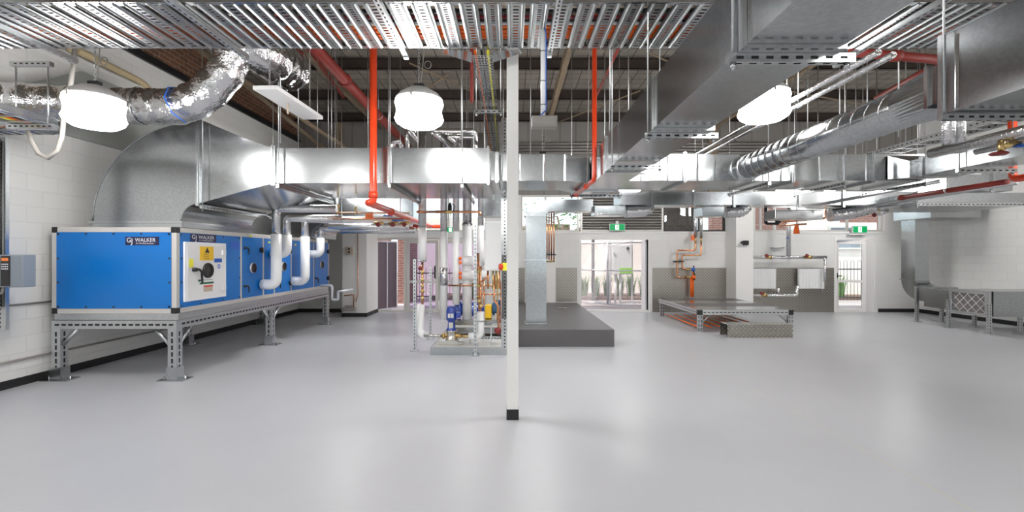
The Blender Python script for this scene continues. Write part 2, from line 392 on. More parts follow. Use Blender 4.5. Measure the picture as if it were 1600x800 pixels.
# roof
struct('ceiling',MB().box(XL-.2,XR+.2,YF-.2,YW,ZT,ZT+.15),M['roof'])
names=['against the back wall','second from the back wall','third from the back wall','fourth from the back wall, above the pump area','above the cable ladder','just nearer than the cable ladder']
for i in range(6):
    y=13.02-1.8*i
    m=MB().box(XL,XR,y,y+.02,5.31,ZT).box(XL,XR,y-.07,y,5.31,5.325).box(XL,XR,y-.07,y,ZT-.015,ZT).box(XL,XR,y-.07,y-.055,5.31,5.34)
    m.build('roof_purlin',M['purlin'],label='dark brown steel roof purlin '+names[i],cat='purlin',group='roof purlins')
for x,t in ((-3.72,'left'),(.95,'middle'),(5.6,'right')):
    MB().box(x,x+.1,YF,YB,5.14,5.16).box(x,x+.1,YF,YB,5.29,5.31).box(x+.04,x+.06,YF,YB,5.16,5.29).build('roof_rafter',M['rust'],label='brown steel rafter running front to back, %s of the three under the purlins'%t,cat='rafter',group='rafters')
def rod(name,a,b,r,m,label,cat,group=None,n=8):
    return MB().tube([a,b],r,n).build(name,m,label=label,cat=cat,group=group)
for a,b,t in (((595,190,13),(702,85,9.5),'left of the middle pendant lamp'),((640,78,9),(735,125,10.5),'above the middle pendant lamp, upper of a crossing pair'),((870,192,12.5),(1000,140,10.5),'right of the white column'),((1010,80,8.5),(1050,92,9),'beside the big square duct'),((1230,142,8.5),(1360,165,10),'above the spiral duct')):
    A=P(*a);B=P(*b); A.z=min(A.z,5.28); B.z=min(B.z,5.28)
    rod('brace_rod',A,B,.017,M['rust'],'thin tan roof brace '+t,'brace','roof braces')
for k,(x0,y0,x1,y1,t) in enumerate(((-5.5,8.2,-3.6,12.9,'longer'),(-5.6,9.6,-4.4,13.0,'shorter'))):
    MB().tube([(x0,y0,5.2),(x1,y1,3.9)],.06,4).build('diagonal_brace',M['rust'],label='tan diagonal roof strut beside the brown brick wall, the %s one'%t,cat='brace',group='diagonal struts by the brick')

# ------------------------------------------------------------------ windows over the doors, doors
def frame_mb(x0,x1,z0,z1,y0,y1,t,mull=()):
    m=MB(); m.box(x0,x0+t,y0,y1,z0,z1).box(x1-t,x1,y0,y1,z0,z1).box(x0+t,x1-t,y0,y1,z0,z0+t).box(x0+t,x1-t,y0,y1,z1-t,z1)
    for q in mull: m.box(q-t/2,q+t/2,y0,y1,z0+t,z1-t)
    return m
def window(i,x0,x1,mull,fm):
    o=struct('window_%d'%i,frame_mb(x0,x1,2.27,3.3,YB+.08,YB+.14,.05,mull),fm)
    MB().box(x0+.03,x1-.03,YB+.105,YB+.112,2.3,3.27).build('pane',M['glass'],o); return o
window(1,-3.9,-.72,(-2.8,-1.8),M['alu'])
window(2,.25,1.9,(.95,),M['alu'])
window(3,4.27,6.03,(5.3,),M['uglass'])
window(4,6.84,10.5,(7.05,7.45,8.1,9.5),M['alu'])
lv=MB()
for k in range(13):
    z=2.29+.077*k; lv.prism([(YB+.01,z),(YB+.09,z+.055),(YB+.09,z+.07),(YB+.01,z+.015)],'x',1.98,4.22)
o=struct('window_5',frame_mb(1.93,4.26,2.27,3.3,YB-.01,YB+.12,.05),M['alu']); lv.build('louvre_blades',M['ribbed'],o)
MB().box(1.95,4.24,YB+.13,YB+.2,2.28,3.29).build('backing',M['uglass'],o)
# left glazed doors
d=struct('door_1',frame_mb(oA[0],oA[1],0,2.1,YB+.02,YB+.12,.06,(-3.02,-2.02)),M['alu'])
for k,(a,b,t) in enumerate(((-2.98,-2.07,1),(-1.97,-.80,0))):
    lf=frame_mb(a,b,.01,2.03,YB+.03,YB+.08,.09); lf.box(a+.09,b-.09,YB+.03,YB+.08,.82,.89)
    f=lf.build('door_leaf',M['alu'],d); MB().box(a+.08,b-.08,YB+.05,YB+.056,.08,1.97).build('pane',M['glassl'],f)
MB().box(-2.19,-2.15,YB-.02,YB+.03,.95,1.3).build('door_handle',M['black'],d)
# open screened leaf swung outside
rt=Matrix.Rotation(R(80),3,'Z'); hx,hy=-3.84,YB+.14
def hinged(mb,ang,hx,hy):
    c,s_=math.cos(ang),math.sin(ang)
    mb.v=[Vector((hx+q.x*c-q.y*s_,hy+q.x*s_+q.y*c,q.z)) for q in mb.v]; return mb
lf=hinged(frame_mb(0,.85,.02,2.02,0,.04,.04,(.42,)),R(62),hx,hy).build('door_leaf',M['grate'],d)
hinged(MB().box(.03,.82,.015,.02,.04,2.0),R(62),hx,hy).build('mesh_infill',M['screen'],lf)
# centre double door frame
d=struct('door_2',frame_mb(oB[0]-.06,oB[1]+.06,0,2.1,YB-.015,YB+.12,.06),M['white'])
MB().box(3.78,3.82,YB+.12,YB+.5,.01,2.03).box(3.76,3.78,YB+.2,YB+.23,.9,1.1).build('door_leaf',M['pink'],d)
# right door, leaf swung open
d=struct('door_3',frame_mb(oC[0]-.06,oC[1]+.06,0,2.1,YB-.015,YB+.12,.06),M['white'])
MB().box(9.94,10.2,YB,YB+.06,.01,2.03).build('side_panel',M['white'],d)
lf=frame_mb(0,.76,.01,2.02,0,.05,.1); lf.box(.1,.66,0,.05,.83,.9)
lf=hinged(lf,R(180-18),9.93,YB-.02); 
lf=lf.build('door_leaf',M['pink'],d)
hinged(MB().box(.08,.68,.022,.028,.08,1.95),R(180-18),9.93,YB-.02).build('pane',M['glass'],lf)
hinged(MB().box(.70,.73,.05,.12,.95,1.1).box(.6,.73,.1,.12,1.0,1.03),R(180-18),9.93,YB-.02).build('door_handle',M['black'],lf)

# ------------------------------------------------------------------ outside
struct('ground',MB().box(-30,40,YW,45,-.2,-.04),M['ground'])
struct('garden_bed',MB().box(-3.0,14,17.2,19.2,-.04,.06),M['soil'])
struct('outside_wall',MB().box(-9,-4.6,17.6,17.9,-.04,4.2),M['brickout'])
o=MB().box(-4.6,-1.2,20,20.3,-.04,3.2).box(2.2,7.5,22,22.3,-.04,2.6).build('garden_wall',M['render'],label='sunlit cream rendered wall across the yard beyond the doors',cat='wall')
MB().box(7.9,19,18.6,18.9,-.04,6).build('brick_building',M['brickout'],label='red brick building wall outside beyond the right hand door and windows',cat='building')
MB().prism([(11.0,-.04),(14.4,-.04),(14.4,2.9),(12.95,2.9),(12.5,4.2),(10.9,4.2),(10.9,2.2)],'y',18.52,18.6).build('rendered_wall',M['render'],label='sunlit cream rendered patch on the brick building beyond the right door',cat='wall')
b=thing('outdoor_window','small aluminium window set in the brick wall beyond the right door','window',(12.9,18.45,1.9))
frame_mb(12.45,13.75,1.85,2.75,18.42,18.519,.06).build('frame',M['alu'],b); MB().box(12.5,13.7,18.47,18.5,1.9,2.7).build('pane',M['vfd'],b)
MB().box(-.9,2.4,19.4,19.7,-.04,2.9).build('brick_building',M['brickout'],label='pinkish brick wall outside behind the pump pipes',cat='building')
# brick return wall outside left door
MB().box(-3.9,-3.55,16.0,17.6,-.04,3.2).build('brick_pillar',M['brickout'],label='brick pillar outside the left doorway',cat='pillar')
def fence(x0,x1,y,label,h=1.15,bow=False):
    t=thing('metal_fence',label,'fence',(x0,y,0))
    r=MB().box(x0,x1,y-.015,y+.015,.12,.16).box(x0,x1,y-.015,y+.015,h-.2,h-.16); r.build('rail',M['uglass'],t)
    m=MB(); n=int((x1-x0)/.12); k=0
    while k<n:
        a=x0+k*.12
        if bow:
            m.tube(bend([(a,y,.02),(a,y,h+.12),(a+.12,y,h+.12),(a+.12,y,.02)],.06,3),.008,5); k+=2
        else: m.box(a-.008,a+.008,y-.008,y+.008,.02,h); k+=1
    m.build('pickets',M['uglass'],t)
fence(-3.4,2.0,16.6,'dark metal picket fence across the yard behind the left glazed doors')
fence(9.2,13.6,16.4,'dark bow top fence beyond the right hand door',1.3,True)
def plant(x,y,label,n=46,h=.95,g=None):
    m=MB()
    for k in range(n):
        a=random.uniform(0,2*PI); r0=random.uniform(0,.14); L=h*random.uniform(.6,1); sp=random.uniform(.05,.27); w=.014
        b=Vector((x+math.cos(a)*r0,y+math.sin(a)*r0,0)); d=Vector((math.cos(a),math.sin(a),0)); sd=Vector((-d.y,d.x,0))*w
        p=[b, b+d*sp*.35+Vector((0,0,L*.6)), b+d*sp+Vector((0,0,L*random.uniform(.75,1)))]
        m.add([p[0]-sd,p[0]+sd,p[1]-sd*1.3,p[1]+sd*1.3,p[2]],[(0,1,3,2),(2,3,4)],False)
    m.build('strappy_plant',M['leaf'],label=label,cat='plant',group=g)
pl=[(-2.7,'far left, seen through the glazed door'),(-2.1,'second, seen through the glazed door'),(-1.5,'third, behind the pump pipes'),(-.9,'fourth, behind the pump pipes'),(2.75,'just left of the open mesh gate'),(3.2,'behind the hinge side of the mesh gate'),(3.65,'behind the middle of the mesh gate'),(4.1,'behind the white heater cabinet'),(4.55,'right of the white heater cabinet'),(5.0,'at the right edge of the centre doorway')]
for x,t in pl: plant(x,17.9,'green strappy garden plant '+t,60,1.1,'strappy plants in the garden bed')
for x,t in ((11.2,'left'),(11.75,'centre'),(12.3,'right')): plant(x,17.6,'green strappy plant beyond the right door, %s of the three'%t,60,1.05,'plants beyond the right door')
m=MB()
for k in range(420):
    c=Vector((random.gauss(1.5,.5),random.gauss(15.6,.5),random.gauss(2.95,.4))); a=random.uniform(0,PI); b_=random.uniform(-1,1)
    m.obox(c,(.09,.05,.004),Matrix.Rotation(a,3,'Z')@Matrix.Rotation(b_,3,'X'))
o=thing('garden_tree','leafy tree branch seen through the high window by the square duct riser','tree',(1.5,15.6,0))
m.build('foliage',M['leaf'],o); MB().tube([(2.1,16.4,0),(1.9,16.1,1.6),(1.5,15.6,2.9)],[.07,.05,.03],8).build('trunk',M['rust'],o)
o=thing('garden_shed','dark brown timber screen outside the high window above the platform','shed',(5.3,15.2,0))
sh=MB()
for k in range(14): sh.box(4.82+.08*k,4.89+.08*k,15.1,15.13,0,3.9)
sh.build('cladding',M['purlin'],o); MB().box(4.8,4.86,15.13,16.6,0,3.9).box(5.9,5.96,15.13,15.2,0,3.9).box(4.8,5.96,15.0,16.6,3.9,3.96).build('frame',M['uglass'],o)
# pergola beam + post outside centre door
t=thing('pergola','brown timber pergola over the yard outside the centre doorway','pergola',(2.6,16.3,0))
MB().box(1.6,6,17.0,17.15,2.25,2.5).build('beam',M['rust'],t); MB().tube([(2.95,17.07,-.04),(2.95,17.07,2.25)],.055,12).build('post',M['uglass'],t)
m=MB()
for k in range(7): m.box(1.9+.5*k,1.96+.5*k,16.5,18.6,2.5,2.6)
m.build('rafter',M['rust'],t)
# cyclone mesh gates
def mesh_gate(ang,hx,hy,wd,label,dense):
    t=thing('mesh_gate',label,'gate',(hx,hy,0))
    f=MB()
    def fr(z0,z1,x0,x1): f.tube([(x0,0,z0),(x1,0,z1)],.022,8)
    fr(.05,2.0,0,0);fr(.05,2.0,wd,wd);fr(.05,.05,0,wd);fr(2.0,2.0,0,wd);fr(1.12,1.12,0,wd)
    hinged(f,ang,hx,hy).build('frame',M['grate'],t)
    w=MB(); s_=dense
    k=-int(2/s_)
    while k*s_<wd:
        x0=k*s_
        for sgn in (1,-1):
            a=[x0,.05] ; b=[x0+1.95,2.0]
            if a[0]<0: a[1]+=-a[0]; a[0]=0
            if b[0]>wd: b[1]-=(b[0]-wd); b[0]=wd
            if b[0]>a[0]:
                if sgn>0: w.tube([(a[0],0,a[1]),(b[0],0,b[1])],.0055,3,False)
                else: w.tube([(a[0],0,2.05-a[1]),(b[0],0,2.05-b[1])],.0055,3,False)
        k+=1
    hinged(w,ang,hx,hy).build('wire_mesh',M['grate'],t)
mesh_gate(R(-24),3.05+.0,14.9,1.12,'silver wire mesh gate panel in front of the white heater, outside the centre doors',.07)
mesh_gate(R(126),3.02,14.88,1.2,'silver wire mesh gate leaf standing open at the left of the centre doorway',.07)
t=thing('outdoor_heater','white outdoor hot water unit with lime green band behind mesh gate','water heater',(3.72,15.95,-.04))
MB().box(3.4,4.05,15.8,16.15,.95,1.97).build('cabinet',M['rad'],t,bevel=.02)
MB().box(3.62,4.06,15.79,15.80,1.0,1.18).build('green_band',M['lime'],t); MB().lathe([(0,-.005),(.05,-.005),(.05,.03)],(3.9,15.79,1.84),(0,-1,0)).build('flue_cap',M['black'],t)
for q in (3.52,3.68): MB().tube([(q,15.95,-.04),(q,15.95,.95)],.045,10).build('water_pipe',M['lag'],t)
MB().box(3.33,3.38,16.0,16.05,-.04,2.1).box(4.07,4.12,16.0,16.05,-.04,2.1).box(3.38,4.07,16.15,16.19,1.5,1.6).build('support_frame',M['grate'],t)
m=MB()
for k in range(3): m.tube([(3.1+.5*math.cos(a*.35)+.35,15.2,2.02+.13*math.sin(a*.35+k)) for a in range(19)],.012,6)
m.build('hose_coil',M['lag'],label='white hose looped above the outdoor heater',cat='hose')

# ------------------------------------------------------------------ pendants
def make_pendant(loc,label,ztop=5.53):
    x,y,z=loc
    t=thing('pendant_lamp',label,'lamp',loc,'high bay pendant lamps')
    MB().lathe([(0.001,0),(.10,.003),(.18,.018),(.235,.055),(.252,.09),(.24,.12),(.232,.17),(.238,.22),(.25,.25),(.24,.285),(.225,.30)],loc,n=36).build('diffuser',M['lamp'],t)
    MB().lathe([(.228,.285),(.243,.29),(.243,.30),(.20,.35),(.12,.40),(.06,.42),(.001,.425)],loc,n=36).build('hood',M['hood'],t)
    m=MB()
    for a in range(3):
        c=Vector((x+.25*math.cos(a*2.1+.4),y+.25*math.sin(a*2.1+.4),z+.275)); m.obox(c,(.02,.03,.06))
    m.build('clip',M['steel'],t)
    MB().box(x-.05,x+.05,y-.03,y+.03,z+.415,z+.46).build('ballast',M['black'],t)
    m=MB(); zz=z+.46; k=0
    while zz<ztop:
        c=Vector((x,y,zz+.02)); pts=[]
        for j in range(9):
            a=2*PI*j/8; q=(.010*math.cos(a),.024*math.sin(a)); pts.append(c+(Vector((q[0],0,q[1])) if k%2 else Vector((0,q[0],q[1]))))
        m.tube(pts,.003,4,False); zz+=.036;k+=1
    m.build('chain',M['galv2'],t)
    m=MB().tube([(x+.02,y,z+.45),(x+.05,y,z+.8),(x+.03,y,z+1.3),(x+.035,y,ztop)],.006,6)
    m.tube([(x+.09+.035*math.cos(a*.5),y,z+.66+.04*math.sin(a*.5)) for a in range(14)],.005,5); m.build('flex',M['cgrey'],t)
    return t
lp=make_pendant((-.97,4.9,2.917),'glowing high bay pendant lamp, centre, left of the white column')
dup(lp,(-4.09,4.6,2.83),'glowing high bay pendant lamp hanging at the far left near the foil duct')
dup(lp,(2.63,4.9,2.98),'glowing high bay pendant lamp to the right of the big square duct')
for x,y,t in ((-4.1,.6,'left, above the camera'),(-.6,.6,'middle, above the camera'),(3.0,.2,'right, above the camera'),(6.6,.4,'far right, above the camera'),(-3.9,-3,'left, behind the camera'),(0,-3,'middle, behind the camera'),(4,-3,'right, behind the camera'),(8,-3,'far right, behind the camera'),(6.9,4.9,'out of sight beyond the near square duct'),(9.6,3.5,'out of frame by the right wall'),(-1.0,10.35,'hidden behind the wide duct near the back'),(-3.3,8.75,'hidden behind the wide duct by the unit'),(.5,7.65,'hidden behind the cross duct right of the column'),(2.6,10.35,'hidden behind the big square duct near the back'),(6.1,10.35,'hidden behind the cross duct near the back'),(9.35,11.3,'hidden behind the branch duct near the back')):  # unseen extra pendants, added only to brighten the room
    dup(lp,(x,y,3.15 if y<7 else (2.97 if y>9 else 2.82)),'added unseen high bay pendant for fill light, '+t)

# ------------------------------------------------------------------ cable ladder across the top
t=thing('cable_ladder','wide galvanised cable ladder spanning the whole width near the ceiling','cable ladder',(0,3.9,3.48))
LY0,LY1,LZ=3.54,4.29,3.485
r=MB().strut(-5.6,5.6,LY0-.02,LY0,LZ,LZ+.1,'b',.11,.03,.03); r.box(-5.6,5.6,LY0,LY0+.03,LZ,LZ+.003)
r.build('side_rail',M['galvb'],t)
r=MB().strut(-5.6,5.6,LY1,LY1+.02,LZ,LZ+.1,'b',.11,.03,.03); r.box(-5.6,5.6,LY1-.03,LY1,LZ,LZ+.003); r.build('side_rail',M['galvb'],t)
px=-5.5; k=0
while px<5.5:
    x0=px; W=.141; m=MB()
    # folded channel: lips, ridges, slotted web
    if k%2==0: m.perf((x0+W/2-.03,LY0,LZ-.002),(0,1,0),(1,0,0),LY1-LY0,.06,.048,.021,.042)
    else: m.perf((x0+W/2-.03,LY0,LZ-.002),(0,1,0),(1,0,0),LY1-LY0,.06,.034,.016,.03)
    for a,b in ((x0,x0+W/2-.03),(x0+W/2+.03,x0+W)):
        c=(a+b)/2
        m.prism([(a,LZ),(c-.008,LZ-.002),(c,LZ-.012),(c+.008,LZ-.002),(b,LZ),(b,LZ+.002),(a,LZ+.002)],'y',LY0,LY1)
    m.box(x0-.001,x0+.001,LY0,LY1,LZ,LZ+.025).box(x0+W-.001,x0+W+.001,LY0,LY1,LZ,LZ+.025)
    m.build('rung',M['galv3'],t)
    px+=.182;k+=1
m=MB().box(-1.05,-.6,LY0-.026,LY0-.02,LZ+.0,LZ+.09).box(.9,1.2,LY0-.026,LY0-.02,LZ+.0,LZ+.09); m.build('splice_plate',M['galvb'],t)
cab=[(3.6,.012,'yel2','thin yellow cable nearest the front rail'),(3.66,.022,'cbeige','beige cable behind the yellow cable'),(3.74,.02,'black','black cable in the front half'),(3.83,.015,'cred','dark red cable at the middle'),(3.88,.014,'black','thin black cable at the middle'),(3.93,.018,'cwhite','white cable before the orange cables'),(3.985,.018,'dorange','orange cable, first from the front'),(4.06,.022,'dorange','orange cable, second from the front'),(4.125,.02,'dorange','orange cable, third from the front'),(4.18,.02,'dorange','orange cable, fourth from the front'),(4.235,.014,'cgrey','grey cable along the back rail')]
for y,r_,c,l in cab: MB().tube([(-5.5,y,LZ+.03+r_),(-2,y+.01,LZ+.03+r_),(1.5,y-.006,LZ+.03+r_),(5.5,y,LZ+.03+r_)],r_,8).build('cable',M[c],label=l+' on the wide cable ladder',cat='cable',group='cables on the wide ladder')
for x,y1,t_ in ((-4.18,4.5,'at the far left'),(-2.5,4.42,'left of the foil duct elbow'),(-.985,4.40,'left of the centre lamp'),(.345,4.36,'right of the white column'),(3.16,4.6,'beside the big square duct')):
    MB().strut(x-.022,x+.022,3.3,y1,LZ-.055,LZ-.012,'c',.06,.03,.014).box(x-.02,x+.02,y1-.06,y1-.01,LZ-.07,LZ-.055).build('support_channel',M['galv2'],label='slotted support channel under the cable ladder '+t_,cat='channel',group='channels under the cable ladder')

# ------------------------------------------------------------------ rectangular duct helpers
def duct_box(mb,x0,x1,y0,y1,z0,z1): mb.box(x0,x1,y0,y1,z0,z1)
def flange_x(x,y0,y1,z0,z1,par,w=.05,e=.025,m='galvb'):
    """joint collar of a duct running in X"""
    MB().box(x-w/2,x+w/2,y0-e,y0-.001,z0-e,z1+e).box(x-w/2,x+w/2,y1+.001,y1+e,z0-e,z1+e).box(x-w/2,x+w/2,y0,y1,z0-e,z0-.001).box(x-w/2,x+w/2,y0,y1,z1+.001,z1+e).box(x-.004,x+.004,y0-e-.01,y0-e,z0-e-.01,z1+e+.01).box(x-.004,x+.004,y0,y1,z0-e-.01,z0-e).build('flange',M[m],par)
def flange_y(y,x0,x1,z0,z1,par,w=.05,e=.025,m='galvb'):
    MB().box(x0-e,x0-.001,y-w/2,y+w/2,z0-e,z1+e).box(x1+.001,x1+e,y-w/2,y+w/2,z0-e,z1+e).box(x0,x1,y-w/2,y+w/2,z0-e,z0-.001).box(x0,x1,y-w/2,y+w/2,z1+.001,z1+e).build('flange',M[m],par)
def seam_x(x,y0,z0,z1,par): MB().prism([(x-.012,y0-.001),(x,y0-.008),(x+.012,y0-.001)],'z',z0,z1).build('standing_seam',M['galvb'],par)
def hanger(label,x,y,w,axis,z,ztop=5.53,grp=None):
    """trapeze: slotted channel under a duct with two threaded rods"""
    t=thing('trapeze_hanger',label,'hanger',(x,y,z),grp)
    if axis=='x':
        MB().strut(x,x+w,y-.02,y+.02,z-.045,z-.003,'bc',.07,.035,.014).build('channel',M['galvb'],t); ends=((x+.03,y),(x+w-.03,y))
    else:
        MB().strut(x-.02,x+.02,y,y+w,z-.045,z-.003,'aAc',.07,.035,.014).build('channel',M['galvb'],t); ends=((x,y+.03),(x,y+w-.03))
    for a,b in ends:
        MB().tube([(a,b,z-.075),(a,b,ztop)],.006,6).build('threaded_rod',M['galv2'],t)
        MB().lathe([(.0,-.065),(.014,-.065),(.014,-.047),(.0,-.047)],(a,b,z),n=6).build('nut',M['galvb'],t)
    return t

# ------------------------------------------------------------------ first fan-unit duct: elbow, taper, straight
ey0,ey1=6.3,8.0
cx,cz=-4.21,2.053; Rx,Rz=1.42,1.333; ri=.23
t=thing('supply_duct','large galvanised duct with quarter round elbow rising off the blue air handler','duct',(-5,7.1,1.96))
out=[(cx-Rx*math.cos(a*PI/2/22),cz+Rz*math.sin(a*PI/2/22)) for a in range(23)]
inn=[(cx-ri*math.sin(a*PI/2/8),cz+ri*math.cos(a*PI/2/8)) for a in range(9)]
m=MB(); m.prism(out+inn,'y',ey0,ey1); m.build('elbow',M['galv'],t)
e=MB().tube([Vector((p[0],ey0-.004,p[1])) for p in out],.008,6).tube([Vector((p[0],ey0-.004,p[1])) for p in inn],.006,6); e.build('elbow_seam',M['galvb'],t)
MB().box(cx-Rx,cx-ri,ey0,ey1,1.965,2.053).box(cx-Rx-.03,cx-ri+.03,ey0-.03,ey1,2.02,2.05).box(cx-Rx-.03,cx-ri+.03,ey0-.03,ey1,1.965,1.99).build('collar',M['galvb'],t)
flange_x(cx,ey0,ey1,cz+ri,cz+Rz,t,.05,.03)
tx=-3.22; zb,zt=2.56,3.03
m=MB(); vs=[(cx,ey0,cz+ri),(cx,ey1,cz+ri),(cx,ey1,cz+Rz),(cx,ey0,cz+Rz),(tx,ey0,zb),(tx,ey1,zb),(tx,ey1,zt),(tx,ey0,zt)]
m.add(vs,[(0,4,7,3),(3,7,6,2),(2,6,5,1),(1,5,4,0),(0,3,2,1),(4,5,6,7)]); m.build('transition',M['galv'],t)
flange_x(tx+.02,ey0,ey1,zb,zt,t,.06,.03)
MB().box(tx,-.30,ey0,ey1,zb,zt).build('straight_duct',M['galv'],t)
seam_x(-3.05,ey0,zb,zt,t); flange_x(-1.65,ey0,ey1,zb,zt,t,.045,.025); flange_x(-.32,ey0,ey1,zb,zt,t,.03,.02)
hanger('trapeze hanger under the wide duct at its tapered left end',-3.1,6.2,1.9,'y',zb-.03,grp='hangers under the wide duct')
hanger('trapeze hanger under the wide duct by the orange drop pipe',-1.62,6.2,1.9,'y',zb-.03,grp='hangers under the wide duct')
hanger('trapeze hanger under the wide duct, right end above the pumps',-.66,6.2,1.9,'y',zb-.03,grp='hangers under the wide duct')
hanger('trapeze hanger carrying the big elbow, under its outlet collar',cx+.1,6.2,1.9,'y',cz+ri-.03,grp='hangers under the wide duct')
# narrower continuation
t=thing('cross_duct','long galvanised duct crossing the room to the right of the white column','duct',(2.4,6.6,2.57))
by0,by1,bz0,bz1=6.2,7.1,2.575,2.925
MB().add([(-.30,6.3,2.6),(-.30,7.9,2.6),(-.30,7.9,3.0),(-.30,6.3,3.0),(-.12,by0,bz0),(-.12,by1,bz0),(-.12,by1,bz1),(-.12,by0,bz1)],[(0,4,7,3),(3,7,6,2),(2,6,5,1),(1,5,4,0),(0,3,2,1),(4,5,6,7)]).build('reducer',M['galv'],t)
MB().box(-.12,.72,by0,by1,bz0,bz1).build('straight_duct',M['galv'],t)
MB().add([(.72,by0,bz0),(.72,by1,bz0),(.72,by1,bz1),(.72,by0,bz1),(1.07,by0+.25,bz0),(1.07,by1+.5,bz0),(1.07,by1+.5,bz1),(1.07,by0+.25,bz1)],[(0,4,7,3),(3,7,6,2),(2,6,5,1),(1,5,4,0),(0,3,2,1),(4,5,6,7)]).build('taper',M['galv'],t)
MB().box(1.53,4.75,by0,by1,bz0,bz1).build('straight_duct',M['galv'],t)
MB().box(4.75,5.45,by0,by1,bz0,bz1).build('end_section',M['galv'],t)
for x in (-.2,.0,2.28,3.71,4.76): flange_x(x,by0,by1,bz0,bz1,t,.045,.022)
for x in (.1,.42,.7,1.7,2.05,2.45,2.68,3.2,3.55,4.06,4.38,4.68): seam_x(x,by0,bz0,bz1,t)
MB().box(5.17,5.36,by0-.06,by0,2.62,2.83).build('access_panel',M['galvb'],t,bevel=.008)
for x,l in ((3.35,'under the spiral duct joint'),(4.35,'right of the spiral duct joint'),(5.4,'under its right end')): hanger('trapeze hanger below the long cross duct '+l,x,6.1,1.15,'y',bz0-.025,grp='hangers below the cross duct')
# big square duct
t=thing('main_square_duct','big square galvanised duct running toward the viewer overhead','duct',(1.3,4,2.56))
dx0,dx1,dz0,dz1=1.085,1.525,2.56,2.94
MB().box(dx0,dx1,3.62,7.55,dz0,dz1).build('straight_duct',M['galv'],t)
MB().box(dx0,dx1,2.2,3.58,dz0,dz1).build('straight_duct',M['galv'],t)
MB().box(dx0+.0,dx1+.02,.6,2.18,dz0,dz1).build('straight_duct',M['galv'],t)
for y in (2.19,3.6,5.45,7.0): flange_y(y,dx0,dx1,dz0,dz1,t,.05 if y!=5.45 else .09,.022)
MB().prism([(dx0-.001,2.75),(dx0-.01,2.77),(dx0-.001,2.79)],'y',.7,2.1).build('stiffening_fold',M['galvb'],t)
hanger('trapeze hanger under the big square duct, nearest the viewer',1.02,2.23,.60,'x',dz0-.02)
hanger('trapeze hanger under the big square duct, second from the viewer',1.03,3.66,.57,'x',dz0-.02)
hanger('trapeze hanger under the big square duct, third from the viewer',1.02,4.92,.56,'x',dz0-.02)
hanger('trapeze hanger under the big square duct near the cross duct',.9,7.3,.8,'x',dz0-.02)
MB().box(X(753,9.3),X(800,9.3),9.3,9.9,Z(337,9.3),Z(300,9.3)).box(X(771,9.3)-.02,X(771,9.3)+.02,9.27,9.3,Z(339,9.3),Z(298,9.3)).build('offset_duct',M['galv'],label='blue grey galvanised duct box behind the riser tops left of the white column',cat='duct')
# vertical riser under
t=thing('duct_riser','upright galvanised duct standing on the charcoal plinth','duct',(.45,8.9,.30))
rx0,rx1,ry0,ry1=.26,.635,8.69,9.05
MB().box(rx0,rx1,ry0,ry1,.302,2.33).build('lower_section',M['galv'],t)
pts=[]
for k in range(9):
    a=k/8*PI/2; pts.append((rx0+.0+ .55*(1-math.cos(a)), 2.33+.30*math.sin(a)))
q=[(rx1+.09*(1-math.cos(k/4*PI/2)),2.33+.08*math.sin(k/4*PI/2)) for k in range(5)]
MB().prism(pts+[(.95,2.63),(.95,2.41)]+q[::-1],'y',ry0,ry1).build('elbow',M['galv'],t)
MB().box(.95,1.5,ry0,ry1,2.41,2.63).build('upper_branch',M['galv'],t)
for z in (1.51,2.33): MB().box(rx0-.05,rx1+.05,ry0-.03,ry0-.001,z-.012,z+.012).box(rx0-.03,rx0-.001,ry0,ry1,z-.012,z+.012).box(rx1+.001,rx1+.03,ry0,ry1,z-.012,z+.012).build('flange',M['galvb'],t)
MB().box(rx0-.03,rx1+.03,ry0-.03,ry1+.03,.302,.325).build('base_flange',M['galvb'],t)
# low rear duct
t=thing('rear_low_duct','dull galvanised duct running low behind the long cross duct','duct',(4,8.7,2.5))
MB().box(1.95,7.3,8.5,9.0,2.505,2.745).build('straight_duct',M['galv'],t)
for x in (2.53,3.3,4.02,5.2,6.0): MB().box(x-.02,x+.02,8.47,8.5,2.46,2.78).build('flange',M['galvb'],t)
MB().box(7.3,7.34,8.48,9.02,2.49,2.76).build('end_cap',M['galvb'],t)
def flex(label,pts,r,boxc,cat='duct'):
    t=thing('flexible_duct',label,cat,pts[0])
    pp=bend(pts,.25,8); dense=[]
    for a,b in zip(pp[:-1],pp[1:]):
        n=max(1,int((Vector(b)-Vector(a)).length/.02))
        for k in range(n): dense.append(Vector(a).lerp(Vector(b),k/n))
    dense.append(Vector(pp[-1]))
    rr=[r*(1+.04*math.sin(i*2.1)+random.uniform(-.03,.03)) for i in range(len(dense))]
    MB().tube(dense,rr,18,True,0,.03).build('foil_sleeve',M['foil'],t)
    if boxc: 
        x0,x1,y0,y1,z0,z1=boxc; MB().box(x0,x1,y0,y1,z0,z1).build('boot',M['galv'],t,bevel=.01)
flex('crinkled foil flexible duct on a metal boot left of the louvre panel',[(2.55,8.75,2.5),(2.5,8.7,2.42),(2.1,8.7,2.40)],.11,(1.5,2.05,8.5,8.9,2.32,2.5))
flex('crinkled foil flexible duct hanging above the metal platform',[(4.35,8.7,2.5),(4.25,8.7,2.40),(3.95,8.7,2.39)],.105,(3.45,3.85,8.5,8.9,2.3,2.48))
flex('crinkled foil flexible duct near the high brick window',[(6.9,9.0,2.52),(6.5,9.0,2.40),(6.1,9.0,2.36)],.12,(5.0,5.9,8.9,9.3,2.28,2.46))
